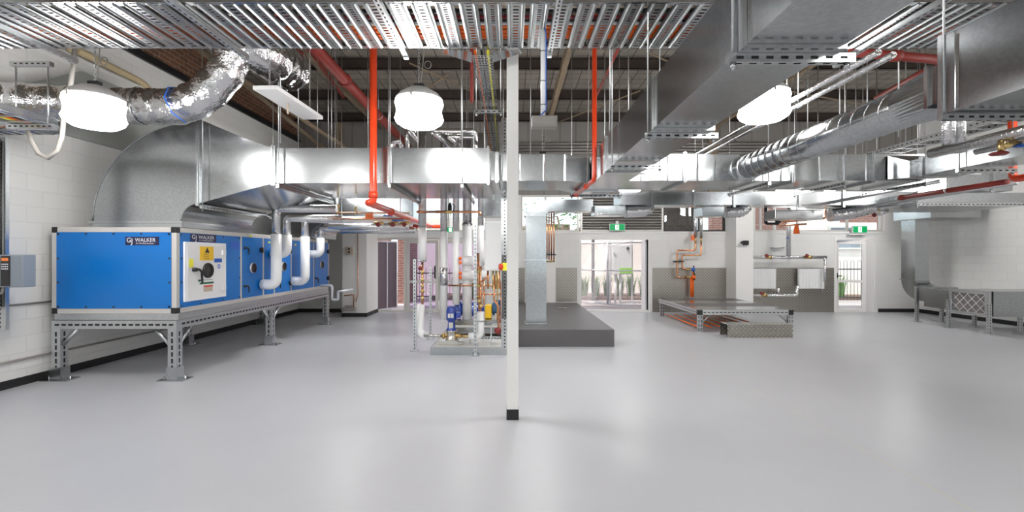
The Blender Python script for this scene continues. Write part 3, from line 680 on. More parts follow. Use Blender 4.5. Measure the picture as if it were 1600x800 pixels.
# spiral duct
t=thing('spiral_duct','round spiral wound galvanised duct running from cross duct toward viewer','duct',(3.09,5,2.59))
c=Vector((3.09,0,EYE+1.165)); rr=.155
prof=[]; y=3.66
MB().tube([(c.x,3.66,c.z),(c.x,6.12,c.z)],rr,40).build('spiral_tube',M['galv'],t)
sp=MB(); pts=[]
turns=(6.1-3.68)/.155
for k in range(int(turns*28)):
    a=k/28*2*PI; pts.append((c.x+(rr+.001)*math.cos(a),3.68+.155*k/28,c.z+(rr+.001)*math.sin(a)))
sp.tube(pts,.004,5,False); sp.build('spiral_seam',M['galvb'],t)
MB().lathe([(rr,0),(rr+.015,0),(rr+.02,.05),(rr+.035,.10)],(c.x,6.1,c.z),(0,1,0),n=40).build('spigot_collar',M['galvb'],t)
# round to square transition
n=40; vs=[];sq=[]
x0,x1,z0,z1=3.06,3.62,2.68,2.955
for j in range(n):
    a=2*PI*j/n; ca,sa=math.cos(a),math.sin(a); vs.append((c.x+rr*ca,3.66,c.z+rr*sa))
    k=1/max(abs(ca),abs(sa)); sq.append(((x0+x1)/2+(x1-x0)/2*ca*k,3.47,(z0+z1)/2+(z1-z0)/2*sa*k))
MB().add(vs+sq,[(j,(j+1)%n,n+(j+1)%n,n+j) for j in range(n)]).build('transition',M['galv'],t)
t=thing('near_square_duct','galvanised square duct at the upper right edge nearest the viewer','duct',(3.4,2.5,2.58))
MB().box(x0,x1,3.38,3.47,z0,z1).build('collar',M['galv'],t); flange_y(3.45,x0,x1,z0,z1,t,.03,.02)
MB().box(3.05,4.6,.9,3.36,2.58,3.13).build('plenum',M['galv'],t); flange_y(3.33,3.05,4.6,2.58,3.13,t,.035,.015)
MB().prism([(3.049,3.2),(3.04,3.215),(3.049,3.23)],'z',2.6,3.1).build('stiffening_fold',M['galvb'],t)
hanger('trapeze hanger under the near square duct at upper right',2.98,3.27,1.6,'x',2.57)
# branch toward viewer on right
t=thing('branch_duct','flat galvanised branch duct running toward the viewer at the right','duct',(5.2,4,2.56))
MB().box(5.0,5.5,2.4,5.9,2.565,2.775).build('straight_duct',M['galv'],t)
MB().add([(5.0,5.9,2.565),(5.5,5.9,2.565),(5.5,5.9,2.775),(5.0,5.9,2.775),(4.95,6.18,2.59),(5.45,6.18,2.59),(5.45,6.18,2.9),(4.95,6.18,2.9)],[(0,4,7,3),(3,7,6,2),(2,6,5,1),(1,5,4,0),(0,3,2,1),(4,5,6,7)]).build('throat',M['galv'],t)
flange_y(5.72,5.0,5.5,2.565,2.775,t,.05,.02)
hanger('trapeze hanger under the flat branch duct at right',4.93,5.2,.65,'x',2.55)
# ducts in the right rear
t=thing('right_rear_duct','dark stacked galvanised duct beside the right wall behind the red pipe','duct',(8,8.5,2.5))
MB().box(7.6,8.75,8.2,10.6,2.72,3.2).build('upper_section',M['galv'],t); MB().box(6.9,9.3,8.0,9.8,2.49,2.66).build('lower_section',M['galv'],t)
MB().box(7.85,8.2,8.19,8.2,3.0,3.1).build('data_sticker',M['wtext'],t)
for x in (7.6,8.4): MB().box(x-.02,x+.02,8.17,8.2,2.69,3.23).build('flange',M['galvb'],t)
hanger('trapeze hanger under the dark duct by the right wall',6.8,7.9,2.6,'x',2.47)
# vertical duct by right wall
t=thing('wall_duct_drop','upright galvanised duct dropping beside the right wall with forward elbow','duct',(10.3,12,.5))
vx0,vx1,vy0,vy1=10.12,10.48,11.78,12.2
MB().box(vx0,vx1,vy0,vy1,.98,3.2).build('vertical_section',M['galv'],t)
oc=[(vy0-.14+.56*math.cos(k/10*PI/2),.98-.50*math.sin(k/10*PI/2)) for k in range(11)]
ic=[(vy0-.14+.14*math.cos(k/6*PI/2),.98-.12*math.sin(k/6*PI/2)) for k in range(7)]
MB().prism(oc+ic[::-1],'x',vx0,vx1).build('elbow',M['galv'],t)
for z in (.98,2.72): MB().box(vx0-.04,vx1+.04,vy0-.03,vy0-.001,z-.012,z+.012).box(vx0-.03,vx0-.001,vy0,vy1+.02,z-.012,z+.012).build('flange',M['galvb'],t)
MB().box(10.0,11.2,11.2,12.3,2.5,3.1).build('top_box',M['galv'],t)

# ------------------------------------------------------------------ floor-standing filter unit at right
t=thing('filter_unit','floor standing galvanised filter box with wire front on strut legs, right side','filter unit',(10,9.9,0))
fx=9.65
fm=MB().box(fx,fx+.05,9.49,10.36,.35,.40).box(fx,fx+.05,9.49,10.36,.79,.86).box(fx,fx+.05,10.29,10.36,.40,.79).box(fx,fx+.05,9.49,9.58,.40,.79)
fm.build('filter_frame',M['galv2'],t)
MB().box(fx+.05,fx+.09,9.55,10.3,.39,.8).build('filter_media',M['filter'],t)
wr=MB()
for k in range(-2,6):
    a=9.58+.18*k
    for sg in (1,-1):
        p0=[a,.40];p1=[a+.39,.79]
        if p0[0]<9.58: p0[1]+=9.58-p0[0];p0[0]=9.58
        if p1[0]>10.29: p1[1]-=p1[0]-10.29;p1[0]=10.29
        if p1[0]-p0[0]<.03: continue
        f=(lambda z:z) if sg>0 else (lambda z:1.19-z)
        wr.tube([(fx+.02,p0[0],f(p0[1])),(fx+.02,p1[0],f(p1[1]))],.005,5)
wr.build('wire_guard',M['wtext'],t)
MB().box(fx+.09,10.55,9.49,10.36,.35,.86).build('casing',M['galv'],t)
MB().box(10.57,11.3,9.42,10.36,.36,.85).build('casing',M['galv'],t)
MB().box(10.54,10.58,9.40,9.47,.33,.88).build('joint_flange',M['galvb'],t)
MB().box(9.66,10.4,10.36,11.0,.40,.82).box(10.0,10.46,11.0,11.6,.48,.84).build('inlet_duct',M['galv'],t)
for x,y in ((9.62,10.34),(9.62,9.46),(10.35,10.5),(10.4,9.6),(9.75,11.3),(10.35,11.3)):
    m=MB().strut(x-.03,x+.03,y-.03,y+.03,.012,.62 if y<11 else .85,'ab',.06,.03,.012) ; m.box(x-.07,x+.07,y-.07,y+.07,0,.012); m.build('leg',M['galv2'],t)

# ------------------------------------------------------------------ air handling unit
ax0,ax1,ay0,ay1,az0,az1=-5.83,-4.25,5.94,10.9,.85,1.945
t=thing('air_handling_unit','long bright blue air handling unit with aluminium frame along left wall','air handler',(-5.04,8.4,.85))
MB().box(ax0+.03,ax1-.03,ay0+.03,ay1-.03,az0+.02,az1-.03).build('core',M['alu'],t)
e=.065
fr=MB()
for x in (ax0,ax1-e):
    for y in (ay0,ay1-e): fr.box(x,x+e,y,y+e,az0+.07,az1-.07)
for z in (az0,az1-e):
    fr.box(ax0+.07,ax1-.07,ay0,ay0+e,z,z+e).box(ax1-e,ax1,ay0+.07,ay1-.07,z,z+e).box(ax0,ax0+e,ay0+.07,ay1-.07,z,z+e).box(ax0+.07,ax1-.07,ay1-e,ay1,z,z+e)
for y in (7.33,7.99,8.36,9.0,10.03): fr.box(ax1-e,ax1,y,y+.06,az0+.06,az1-.06)
fr.build('frame',M['alu'],t,bevel=.006)
for x in (ax0-.003,ax1-.072):
    for y in (ay0-.003,ay1-.072):
        for z in (az0-.003,az1-.072): MB().box(x,x+.075,y,y+.075,z,z+.075).build('corner_block',M['black'],t,bevel=.01)
MB().box(ax0+e,ax1-e,ay0-.004,ay0+.03,az0+e,az1-e).build('end_panel',M['blue'],t)
segs=[(ay0+e,7.33,'side_panel'),(7.39,7.99,'door'),(8.05,8.36,'side_panel'),(8.42,9.0,'door'),(9.06,10.03,'side_panel'),(10.09,ay1-e,'door')]
doors=[]
for a,b,nme in segs:
    o=MB().box(ax1-.03,ax1+.004,a+.002,b-.002,az0+e,az1-e).build(nme,M['blue'],t); doors.append(o)
sc=MB()
for k in range(5):
    x=ax0+.09+k*(ax1-ax0-.18)/4
    for z in (az0+.085,az1-.085): sc.lathe([(0,.012),(.011,.012),(.013,.004)],(x,ay0,z),(0,-1,0),8)
for k in range(4):
    z=az0+.09+k*(az1-az0-.18)/3
    for x in (ax0+.085,ax1-.085): sc.lathe([(0,.012),(.011,.012),(.013,.004)],(x,ay0,z),(0,-1,0),8)
    sc.lathe([(0,.012),(.011,.012),(.013,.004)],(ax1,ay0+.085,z),(1,0,0),8); sc.lathe([(0,.012),(.011,.012),(.013,.004)],(ax1,7.31,z),(1,0,0),8)
for y in (6.4,6.9):
    for z in (az0+.085,az1-.085): sc.lathe([(0,.012),(.011,.012),(.013,.004)],(ax1,y,z),(1,0,0),8)
sc.build('panel_screws',M['black'],t)
def porthole(y,z,r,par):
    o=MB().lathe([(r,.0),(r,.02),(r*.95,.024)],(ax1+.004,y,z),(1,0,0),32).build('porthole_ring',M['alu'],par)
    MB().lathe([(r*.95,.024),(r*.93,.027),(r*.82,.027),(r*.8,.01)],(ax1+.004,y,z),(1,0,0),32).build('porthole',M['black'],par)
    MB().lathe([(0.001,.012),(r*.81,.012)],(ax1+.004,y,z),(1,0,0),32).build('porthole_glass',M['dglass'],par)
def handle(y,z,par,s=1):
    m=MB().lathe([(.001,.05*s),(.022*s,.045*s),(.025*s,0)],(ax1+.004,y,z),(1,0,0),12)
    m.tube([(ax1+.045*s,y,z),(ax1+.05*s,y+.05*s,z+.005),(ax1+.05*s,y+.085*s,z-.03*s),(ax1+.05*s,y+.09*s,z-.13*s)],[.013*s,.014*s,.014*s,.010*s],8); m.build('handle',M['black'],par)
def hinge(y,z,par):
    MB().box(ax1+.004,ax1+.03,y-.045,y+.045,z-.035,z+.035).tube([(ax1+.03,y,z-.05),(ax1+.03,y,z+.05)],.013,8).build('hinge',M['black'],par)
for k,y in ((1,7.68),(3,8.71),(5,10.45)): porthole(y,1.385,.085,doors[k])
for z in (1.68,1.07):
    handle(7.44,z+.03,doors[1],.8); handle(8.46,z+.03,doors[3],.8); handle(10.13,z+.03,doors[5],.8)
    hinge(7.93,z,doors[1]); hinge(8.96,z,doors[3]); hinge(10.8,z,doors[5])
# white access door
ad=MB().box(ax1+.004,ax1+.03,6.05,6.93,.985,1.765).build('access_door',M['wtext'],t,bevel=.008)
MB().box(ax1+.03,ax1+.036,6.09,6.89,1.02,1.73).build('inner_leaf',M['rad'],ad,bevel=.003)
gx=ax1+.037
m=MB().lathe([(.105,.0),(.105,.02),(.098,.03),(.085,.03),(.083,.012)],(gx,6.49,1.38),(1,0,0),36); m.build('porthole',M['black'],ad)
MB().lathe([(0.001,.012),(.084,.012)],(gx,6.49,1.38),(1,0,0),32).build('porthole_glass',M['dglass'],ad)
m=MB().lathe([(.001,.06),(.024,.055),(.028,0)],(gx,6.20,1.40),(1,0,0),14); m.tube([(gx+.05,6.17,1.40),(gx+.055,6.24,1.40),(gx+.055,6.29,1.37),(gx+.055,6.30,1.22)],[.016,.017,.017,.012],8); m.build('handle',M['black'],ad)
def sq(x,y0,y1,z0,z1,name,m,par): return MB().box(x,x+.0025,y0,y1,z0,z1).build(name,M[m],par)
s_=sq(gx,6.33,6.62,1.52,1.71,'warning_sticker','yellow',ad)
m=MB(); m.add([(gx+.004,6.43,1.625),(gx+.004,6.53,1.625),(gx+.004,6.48,1.70)],[(0,1,2)]); m.build('warning_triangle',M['black'],s_)
m=MB()
for k,(tx_,sz) in enumerate((('DANGER',.028),('ROTATING',.022),('MACHINERY',.022))):
    q,wd=text_mb(tx_,sz,(gx+.004,6.405,1.59-.027*k),(0,1,0),(0,0,1)); merge(m,q)
m.build('warning_text',M['black'],s_)
sq(gx,6.12,6.20,1.43,1.54,'yellow_tag','yel2',ad)
sq(gx,6.64,6.81,1.49,1.545,'blue_sticker','cblue',ad)
MB().lathe([(.018,.003),(.032,.003)],(gx,6.74,1.43),(1,0,0),20).build('round_sticker',M['cblue'],ad)
m=MB().box(gx,gx+.003,6.33,6.62,1.195,1.22).box(gx,gx+.003,6.30,6.35,1.235,1.262).box(gx,gx+.003,6.36,6.6,1.25,1.256); m.build('green_label',mat('green_ink',(.01,.12,.05),.5),ad)
s_=sq(gx,6.41,6.60,1.09,1.17,'rating_plate','cbeige',ad); sq(gx+.002,6.41,6.60,1.155,1.175,'red_strip','red',s_)
for z in (1.63,1.12): MB().box(gx,gx+.025,6.80,6.88,z-.035,z+.035).build('hinge',M['wtext'],ad,bevel=.005)
sq(ax1+.0045,7.08,7.3,1.68,1.80,'document_pocket','cblue',doors[0])
for y,z in ((7.62,1.905),(8.2,1.82),(8.33,1.02),(9.2,1.8)): MB().box(ax1,ax1+.007,y-.03,y+.03,z-.012,z+.012).build('lemon_tag',M['yel2'],t)
def logo(o,u,nrm,width,par):
    """navy name plate reading the maker's name as on the unit"""
    o=Vector(o);u=Vector(u);v=Vector((0,0,1));n_=Vector(nrm); h=.105; W=width
    pl=MB(); pl.add([o,o+u*W,o+u*W+v*h,o+v*h,o+n_*.004,o+u*W+n_*.004,o+u*W+v*h+n_*.004,o+v*h+n_*.004],[(0,1,2,3),(4,5,6,7),(0,1,5,4),(1,2,6,5),(2,3,7,6),(3,0,4,7)])
    b=pl.build('name_plate',M['navy'],par); k=W/.43
    q=MB(); o2=o+n_*.0055
    for s__,sz,du,dv,st in (('G',.085,.015,.035,1),('J',.095,.075,.02,1),('WALKER',.068,.125,.042,.98),('Air Handling Systems',.027,.135,.014,1)):
        w1,wd=text_mb(s__,sz,o2+u*du*k+v*dv,u*k*st,v); merge(q,w1)
    q.build('lettering',M['wtext'],b)
logo((-4.89,ay0-.0045,1.718),(1,0,0),(0,-1,0),.425,t)
logo((ax1+.0045,6.19,1.772),(0,1,0),(1,0,0),.54,t)
MB().box(ax0+.02,ax1-.0,ay0+.04,ay1-.04,.765,.85).box(ax0+.02,ax1+.01,ay0+.02,ay0+.04,.775,.85).build('base_rail',M['galv2'],t)
# stand
t=thing('unit_stand','galvanised slotted strut stand carrying the blue air handler','stand',(-5.04,8.4,0))
s0,s1=.655,.762
m=MB().strut(ax0,ax1,ay0,ay0+.06,s0,s1,'b',.085,.058,.024); m.build('end_beam',M['galv2'],t)
m=MB().strut(ax1-.06,ax1,ay0+.06,ay1,s0,s1,'A',.085,.058,.024); m.build('side_beam',M['galv2'],t)
m=MB().strut(ax0,ax0+.06,ay0+.06,ay1,s0,s1,'',.085,.058,.024); m.build('side_beam',M['galv2'],t)
m=MB().strut(ax0+.06,ax1-.06,ay1-.06,ay1,s0,s1,''); m.build('end_beam',M['galv2'],t)
for yy in (ay0,8.3,ay1-.11):
    for xx in (ax0,ax1-.11):
        lg=MB().strut(xx,xx+.11,yy,yy+.11,.012,s0,'bA',.085,.058,.024).build('leg',M['galv2'],t)
        MB().box(xx-.11,xx+.22,yy-.05,yy+.16,.0,.012).box(xx-.012,xx+.122,yy-.012,yy+.122,.012,.02).box(xx-.014,xx+.124,yy-.014,yy-.001,.02,.17).box(xx+.111,xx+.124,yy,yy+.12,.02,.17).build('foot_plate',M['galvb'],lg)
        b=MB()
        for q in (-.08,.19): b.lathe([(0,.04),(.012,.04),(.012,.0)],(xx+q,yy+.05,.012),n=6)
        b.build('anchor_bolt',M['galvb'],lg)
for xa,xb in ((ax0+.11,ax0+.3),(ax1-.11,ax1-.3)):
    MB().tube([(xa,ay0+.04,.45),(xb,ay0+.04,.655)],.028,4).build('knee_brace',M['galv2'],t)
for ya,yb in ((ay0+.11,ay0+.33),(8.3,8.08),(8.41,8.63)): MB().tube([(ax1-.04,ya,.45),(ax1-.04,yb,.655)],.028,4).build('knee_brace',M['galv2'],t)
# second elbow at far end of the unit
t=thing('return_duct','pale galvanised elbow duct rising off the far end of the blue unit','duct',(-4.8,10,1.96))
c2x,c2z=-3.55,2.03; fy0,fy1=9.5,10.8
out=[(c2x-1.75*math.cos(a*PI/2/18),c2z+1.3*math.sin(a*PI/2/18)) for a in range(19)]
inn=[(c2x-.5*math.sin(a*PI/2/8),c2z+.25*math.cos(a*PI/2/8)) for a in range(9)]
MB().prism(out+inn,'y',fy0,fy1).build('elbow',M['galv'],t)
MB().box(c2x-1.75,c2x-.5,fy0,fy1,1.955,2.03).build('collar',M['galvb'],t)
MB().box(c2x,-2.0,fy0,fy1,c2z+.25,c2z+1.3).build('straight_duct',M['galv'],t)
MB().box(-2.55,-2.1,fy0-.02,fy0,c2z+.18,c2z+.6).build('access_panel',M['galvb'],t)
for x in (c2x,-2.6,-2.03): flange_x(x,fy0,fy1,c2z+.25,c2z+1.3,t,.04,.03)

# ------------------------------------------------------------------ foil flexible duct, left
def foil_run(label,pts,r,jit=.05,rr=.3):
    t=thing('foil_duct',label,'duct',pts[0]); pp=bend(pts,rr,8); dense=[]
    for a,b in zip(pp[:-1],pp[1:]):
        n=max(1,int((Vector(b)-Vector(a)).length/.03))
        for k in range(n): dense.append(Vector(a).lerp(Vector(b),k/n))
    dense.append(Vector(pp[-1]))
    q=[r*(1+.035*math.sin(i*.9)+random.uniform(-jit*.5,jit*.5)) for i in range(len(dense))]
    MB().tube(dense,q,28,True,0,jit).build('foil_jacket',M['foil'],t); return t
t=foil_run('large crinkled foil wrapped duct above the galvanised elbow',[(-5.94,5.35,3.36),(-5.2,5.75,3.42),(-3.95,5.8,3.42),(-3.42,5.8,3.95),(-3.4,5.8,4.8)],.215,.03)
m=MB()
for x in (-5.05,-4.55): m.lathe([(.222,-.012),(.228,0),(.222,.012)],(x,5.76,3.42),(1,.04,0),28)
m.build('tape_band',M['foilp'],t)
MB().tube([(-4.1,5.76,3.645),(-4.12,5.62,3.6),(-4.1,5.53,3.45),(-4.03,5.56,3.28),(-3.96,5.7,3.2)],.009,6).build('blue_tie',M['cblue'],t)
foil_run('short bulging foil duct end above the white ceiling panel',[(-3.62,5.85,4.35),(-3.13,5.9,4.16),(-3.1,6.55,4.18)],.29,.05)
MB().prism([(5.3,3.4),(6.5,4.14),(9.0,4.14),(9.0,3.2),(5.3,3.2)],'x',-5.998,-5.95).build('lining_sheet',mat('grey_lining',(.42,.44,.42),.5),label='grey green lining sheet fixed high on the left wall behind the foil duct',cat='panel')
# hanging white panel
t=thing('hanging_light','unlit slim white panel light hung on chains left of the red pipe','light fitting',P(450,165,5.6))
A=P(414,138,5.2);B=P(489,183,6.35)
dirv=(B-A); dirv.z=0; L=dirv.length; ang=math.atan2(dirv.y,dirv.x)
MB().obox(A.lerp(B,.5)*1,(L,.28,.045),Matrix.Rotation(ang,3,'Z')).build('body',M['rad'],t,bevel=.004)
mid=A.lerp(B,.5)
for sg in (-1,1):
    q=mid+Vector((math.cos(ang),math.sin(ang),0))*(L*.42*sg)
    m=MB()
    for k in range(int((5.3-q.z)/.034)):
        c_=q+Vector((0,0,.03+.034*k)); m.tube([c_+(Vector((.009*math.cos(a),0,.022*math.sin(a))) if k%2 else Vector((0,.009*math.cos(a),.022*math.sin(a)))) for a in [2*PI*j/6 for j in range(7)]],.003,4,False)
    m.build('chain',M['galv2'],t)
MB().tube([mid+Vector((0,-.1,-.02)),mid+Vector((.005,-.1,-.15))],.012,8).build('pull_cord',M['cbeige'],t)

# ------------------------------------------------------------------ pipes (reds)
def pipe(name,pts,r,m,label,cat='pipe',group=None,br=.08,n=14,fit=(),hang=()):
    t=thing(name,label,cat,pts[0],group); MB().tube(bend(pts,br),r,n).build('pipe_run',M[m],t)
    for q in hang: MB().tube([(q[0],q[1],q[2]),(q[0],q[1],5.53)],.006,6).lathe([(r+.001,-.012),(r+.007,-.012),(r+.007,.012),(r+.001,.012)],q[:3],q[3] if len(q)>3 else (0,1,0),n=16).build('pipe_hanger',M['galv2'],t)
    for q,d in fit: MB().lathe([(0,-.04),(r*1.25,-.04),(r*1.25,.04),(0,.04)],q,d,n=16).build('coupling',M[m],t)
    return t
pipe('sprinkler_pipe',[(-1.78,6.02,4.75),(-1.78,6.02,2.27),(-1.86,6.05,2.27),(-1.86,10.75,2.26)],.047,'red','bright orange red pipe dropping in front of the wide duct then running back',br=.06,fit=(((-1.78,6.02,2.36),(0,0,1)),((-1.86,7.2,2.26),(0,1,0))))
pipe('sprinkler_pipe',[(-3.75,10.83,2.26),(-1.62,10.83,2.26)],.04,'red','horizontal orange red pipe above the left glazed doors',hang=((-3.4,10.83,2.26,(1,0,0)),(-2.1,10.83,2.26,(1,0,0))))
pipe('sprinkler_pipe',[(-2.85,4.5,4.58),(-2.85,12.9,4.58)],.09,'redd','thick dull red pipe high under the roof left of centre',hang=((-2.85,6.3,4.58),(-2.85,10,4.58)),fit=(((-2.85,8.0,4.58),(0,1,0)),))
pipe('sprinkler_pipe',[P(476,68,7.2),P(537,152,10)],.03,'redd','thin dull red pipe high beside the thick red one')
pipe('sprinkler_pipe',[(1.03,5.86,4.9),(1.03,5.86,2.53),(.98,7.25,2.53)],.03,'red','bright red pipe dropping down the left side of the big square duct',br=.07,fit=(((1.01,6.4,2.53),(0,1,0)),((.99,7.2,2.53),(0,1,0))))
MB().tube([(.99,5.95,4.9),(.96,5.98,2.5)],.007,6).build('drop_cable',M['cgrey'],label='thin grey cable beside the bright red drop pipe',cat='cable')
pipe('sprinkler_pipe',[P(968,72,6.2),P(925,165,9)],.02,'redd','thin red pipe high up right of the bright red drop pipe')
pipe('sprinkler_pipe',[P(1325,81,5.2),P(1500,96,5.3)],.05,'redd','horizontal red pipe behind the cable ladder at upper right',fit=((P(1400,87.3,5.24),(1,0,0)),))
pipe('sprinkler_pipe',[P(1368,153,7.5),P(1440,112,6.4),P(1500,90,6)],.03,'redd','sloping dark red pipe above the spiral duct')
pipe('sprinkler_pipe',[(6.4,6.0,5.5),(6.4,6.0,2.56),(6.4,5.0,2.56),(6.4,4.6,2.56)],.045,'red','bright red pipe dropping at the right edge by the flat branch duct')
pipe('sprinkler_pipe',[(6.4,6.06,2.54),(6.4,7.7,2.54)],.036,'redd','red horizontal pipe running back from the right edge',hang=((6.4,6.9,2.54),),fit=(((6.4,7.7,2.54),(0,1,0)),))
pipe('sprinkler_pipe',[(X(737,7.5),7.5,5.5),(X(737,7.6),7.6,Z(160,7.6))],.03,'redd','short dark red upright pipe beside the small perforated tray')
# cream wall pipe
pipe('gas_pipe',[(-5.9,3.2,4.42),(-5.9,7.6,4.35),(-5.9,7.9,4.0)],.05,'beige','cream pipe clipped high on the left wall',br=.25,fit=(((-5.9,6.3,4.37),(0,1,0)),))
pipe('wall_conduit',[(-5.98,2,.99),(-5.98,6.2,.99)],.011,'cgrey','grey conduit on left wall at mid height',n=8)
pipe('wall_conduit',[(-5.98,2,.32),(-5.98,12.4,.32)],.014,'cgrey','grey conduit low on left wall behind the stand',n=8)
# lagged foil pipes at right
pipe('lagged_pipe',[(2.93,3.75,3.21),(2.93,9.6,3.21)],.028,'foilp','thin foil lagged pipe above the spiral duct, left of the pair',hang=((2.93,5,3.21),(2.93,7.5,3.21)))
pipe('lagged_pipe',[(3.05,3.75,3.19),(3.05,9.6,3.19)],.028,'foilp','thin foil lagged pipe above the spiral duct, right of the pair',hang=((3.05,5,3.19),(3.05,7.5,3.19)))
t=thing('lagged_pipe','two foil lagged drops joining a thick lagged pipe at the right edge','pipe',(4.4,4.8,2.7))
MB().tube([(4.47,4.8,3.3),(4.47,4.8,2.65)],.055,14).build('drop',M['foilp'],t); MB().tube([(4.62,4.85,3.3),(4.62,4.85,2.65)],.055,14).build('drop',M['foilp'],t)
MB().tube([(4.42,4.95,2.66),(4.42,3.0,2.66)],.05,14).build('main_run',M['foilp'],t); MB().tube([(4.55,4.6,2.60),(4.55,3.0,2.60)],.03,12).build('main_run',M['foilp'],t)
t=thing('ball_valve','brass valve with maroon handwheel below the foil pipe at right','valve',(4.42,4.2,2.58))
MB().tube([(4.40,4.22,2.62),(4.40,4.22,2.50)],.025,10).tube([(4.40,4.22,2.56),(4.52,4.22,2.60)],.03,10).build('body',M['brass'],t)
MB().lathe([(0,-.012),(.06,-.012),(.07,0),(.06,.012),(0,.012)],(4.38,4.22,2.50),(0,0,1),8).build('handwheel',M['maroon'],t); MB().box(4.52,4.60,4.20,4.24,2.56,2.575).build('blue_tag',M['cblue'],t); MB().box(4.54,4.62,4.20,4.24,2.59,2.605).build('red_tag',M['red'],t)

# ------------------------------------------------------------------ white column and service drop
t=thing('steel_column','slim white square column standing in the middle of the room','column',(0,4.57,0))
MB().box(-.05,.062,4.52,4.63,.1,5.3).build('shaft',M['white'],t,bevel=.004)
MB().box(-.053,.065,4.517,4.633,0,.1).build('base_sleeve',M['skirt_slot_shade'],t)
t=thing('junction_drop','white conduit pole hanging from the cable ladder with a grey junction box','conduit',(.26,3.95,3.2))
MB().tube([(.262,3.95,3.48),(.262,3.95,2.75)],.021,14).build('pole',M['lag'],t)
MB().box(.20,.33,3.62,3.63,3.49,3.6).build('mounting_plate',M['lag'],t)
MB().tube([(.25,3.92,3.6),(.285,3.925,3.45),(.285,3.925,3.1),(.285,3.925,2.8),(.22,3.92,2.74),(.16,3.92,2.74)],.005,6).build('blue_cable',M['cblue'],t)
b=MB().box(.165,.38,3.9,4.02,2.66,2.75).box(.18,.37,3.89,3.9,2.67,2.74).build('junction_box',M['cgrey'],t,bevel=.006)
m=MB()
for z in (2.85,3.05,3.3): m.tube([(.262+.024*math.cos(a),3.95+.024*math.sin(a),z) for a in [2*PI*j/12 for j in range(13)]],.003,5,False)
m.build('cable_tie',M['black'],t)
# depth-running small tray
t=thing('cable_tray','narrow perforated cable tray running back beside the white column','cable tray',(-.3,5,3.48))
def ptray(mb,pts,w,ux=(1,0,0),pitch=.075,side=.04):
    u=Vector(ux)
    for a,b in zip(pts[:-1],pts[1:]):
        a=Vector(a);b=Vector(b);d=(b-a);L=d.length;d.normalize();nn=u.cross(d).normalized()
        mb.perf(a,u,d,w,L,w,0.0001,.0001) if False else None
        k=int(L/pitch); p=L/k
        for i in range(k):
            o=a+d*(i*p)
            # one cross strip with a row of holes, then a gap slot
            mb.perf(o,u,d,w,p*.78,w/7,w/7*.55,p*.3)
        for s_ in (0,1):
            q=a+u*(w*s_)
            mb.add([q,q+d*L,q+d*L+nn*side,q+nn*side],[(0,1,2,3)])
m=MB(); ptray(m,[(-.37,4.3,3.42),(-.37,5.75,3.40),(-.36,7.2,3.15),(-.34,8.0,3.1)],.19); m.build('tray',M['galvb'],t)
for gx_ in (0,1): (MB().add([(-.37,4.32,3.46),(-.37,4.32,3.36),(-.62,4.3,3.48),(-.64,4.3,3.44)],[(0,1,3,2)]) if gx_==0 else MB().add([(-.18,4.32,3.46),(-.18,4.32,3.36),(.07,4.3,3.48),(.09,4.3,3.44)],[(0,1,3,2)])).build('side_gusset',M['galvb'],t)
for k in range(3): MB().tube([(-.34+.06*k,4.3,3.46),(-.34+.06*k,5.75,3.44),(-.33+.06*k,7.2,3.19),(-.31+.06*k,8.0,3.14)],.012,6).build('cable',M[('dorange','black','yel2')[k]],label=('orange','black','yellow')[k]+' cable lying in the narrow perforated tray',cat='cable')
hanger('trapeze hanger under the narrow tray, nearer one',-.47,5.78,.36,'x',3.38)
hanger('trapeze hanger under the narrow tray, farther one',-.47,7.5,.36,'x',3.1)
t=thing('vertical_tray','upright perforated cable tray beside the pumps left of the white column','cable tray',(-.12,7.4,.12))
MB().strut(-.17,-.06,7.38,7.42,.12,3.75,'ab',.055,.02,.02).build('tray',M['galvb'],t)
m=MB()
for k in range(4): m.tube([(-.15+.025*k,7.36,.6),(-.15+.022*k,7.355,1.2),(-.15+.025*k,7.36,1.6)],.007,5)
m.build('loom',M['black'],t)

# right hand rear tray and many rods
t=thing('cable_tray','perforated cable tray high at the right running front to back','cable tray',(6.5,7,3.4))
MB().strut(6.5,6.53,4.5,10.5,3.39,3.47,'a',.09,.03,.02).strut(6.85,6.88,4.5,10.5,3.39,3.47,'a',.09,.03,.02).build('side_rail',M['galv2'],t)
for k in range(20): MB().box(6.53,6.85,4.6+.3*k,4.64+.3*k,3.39,3.4).build('rung',M['galv2'],t)
rods=[(438,6.1,3.05,'left of the foil duct'),(466,7.0,3.05,'under the white panel'),(496,7.6,3.05,'right of the white panel'),(513,7.9,3.05,'by the diagonal struts'),(518,7.95,3.05,'close right of another rod'),(575,7.9,3.05,'left of the orange drop pipe'),(607,8.0,3.05,'right of the orange drop pipe'),(721,6.9,3.05,'left of the narrow tray'),(829,7.2,2.95,'right of the white column'),(945,7.2,2.95,'right of the red drop pipe'),(953,5.3,3.0,'in front of the back wall, thicker'),(982,6.6,3.0,'left of the big square duct'),(1262,7.1,2.95,'left among rods above the spiral duct'),(1278,8.6,2.8,'second above the spiral duct'),(1312,7.1,2.95,'third above the spiral duct'),(1322,8.8,2.8,'fourth above the spiral duct'),(1337,7.6,2.8,'fifth above the spiral duct'),(1355,6.9,2.95,'sixth above the spiral duct'),(1370,8.9,2.8,'seventh above the spiral duct'),(1404,5.6,3.0,'thick one above the spiral duct'),(1415,6.8,2.95,'right of the thick rod'),(1437,8.4,2.9,'behind the near square duct collar')]
for px_,y,z0,l in rods: rod('threaded_rod',(X(px_,y),y,z0),(X(px_,y),y,5.53),.008,M['galv2'],'thin steel hanger rod '+l,'rod','ceiling rods',6)

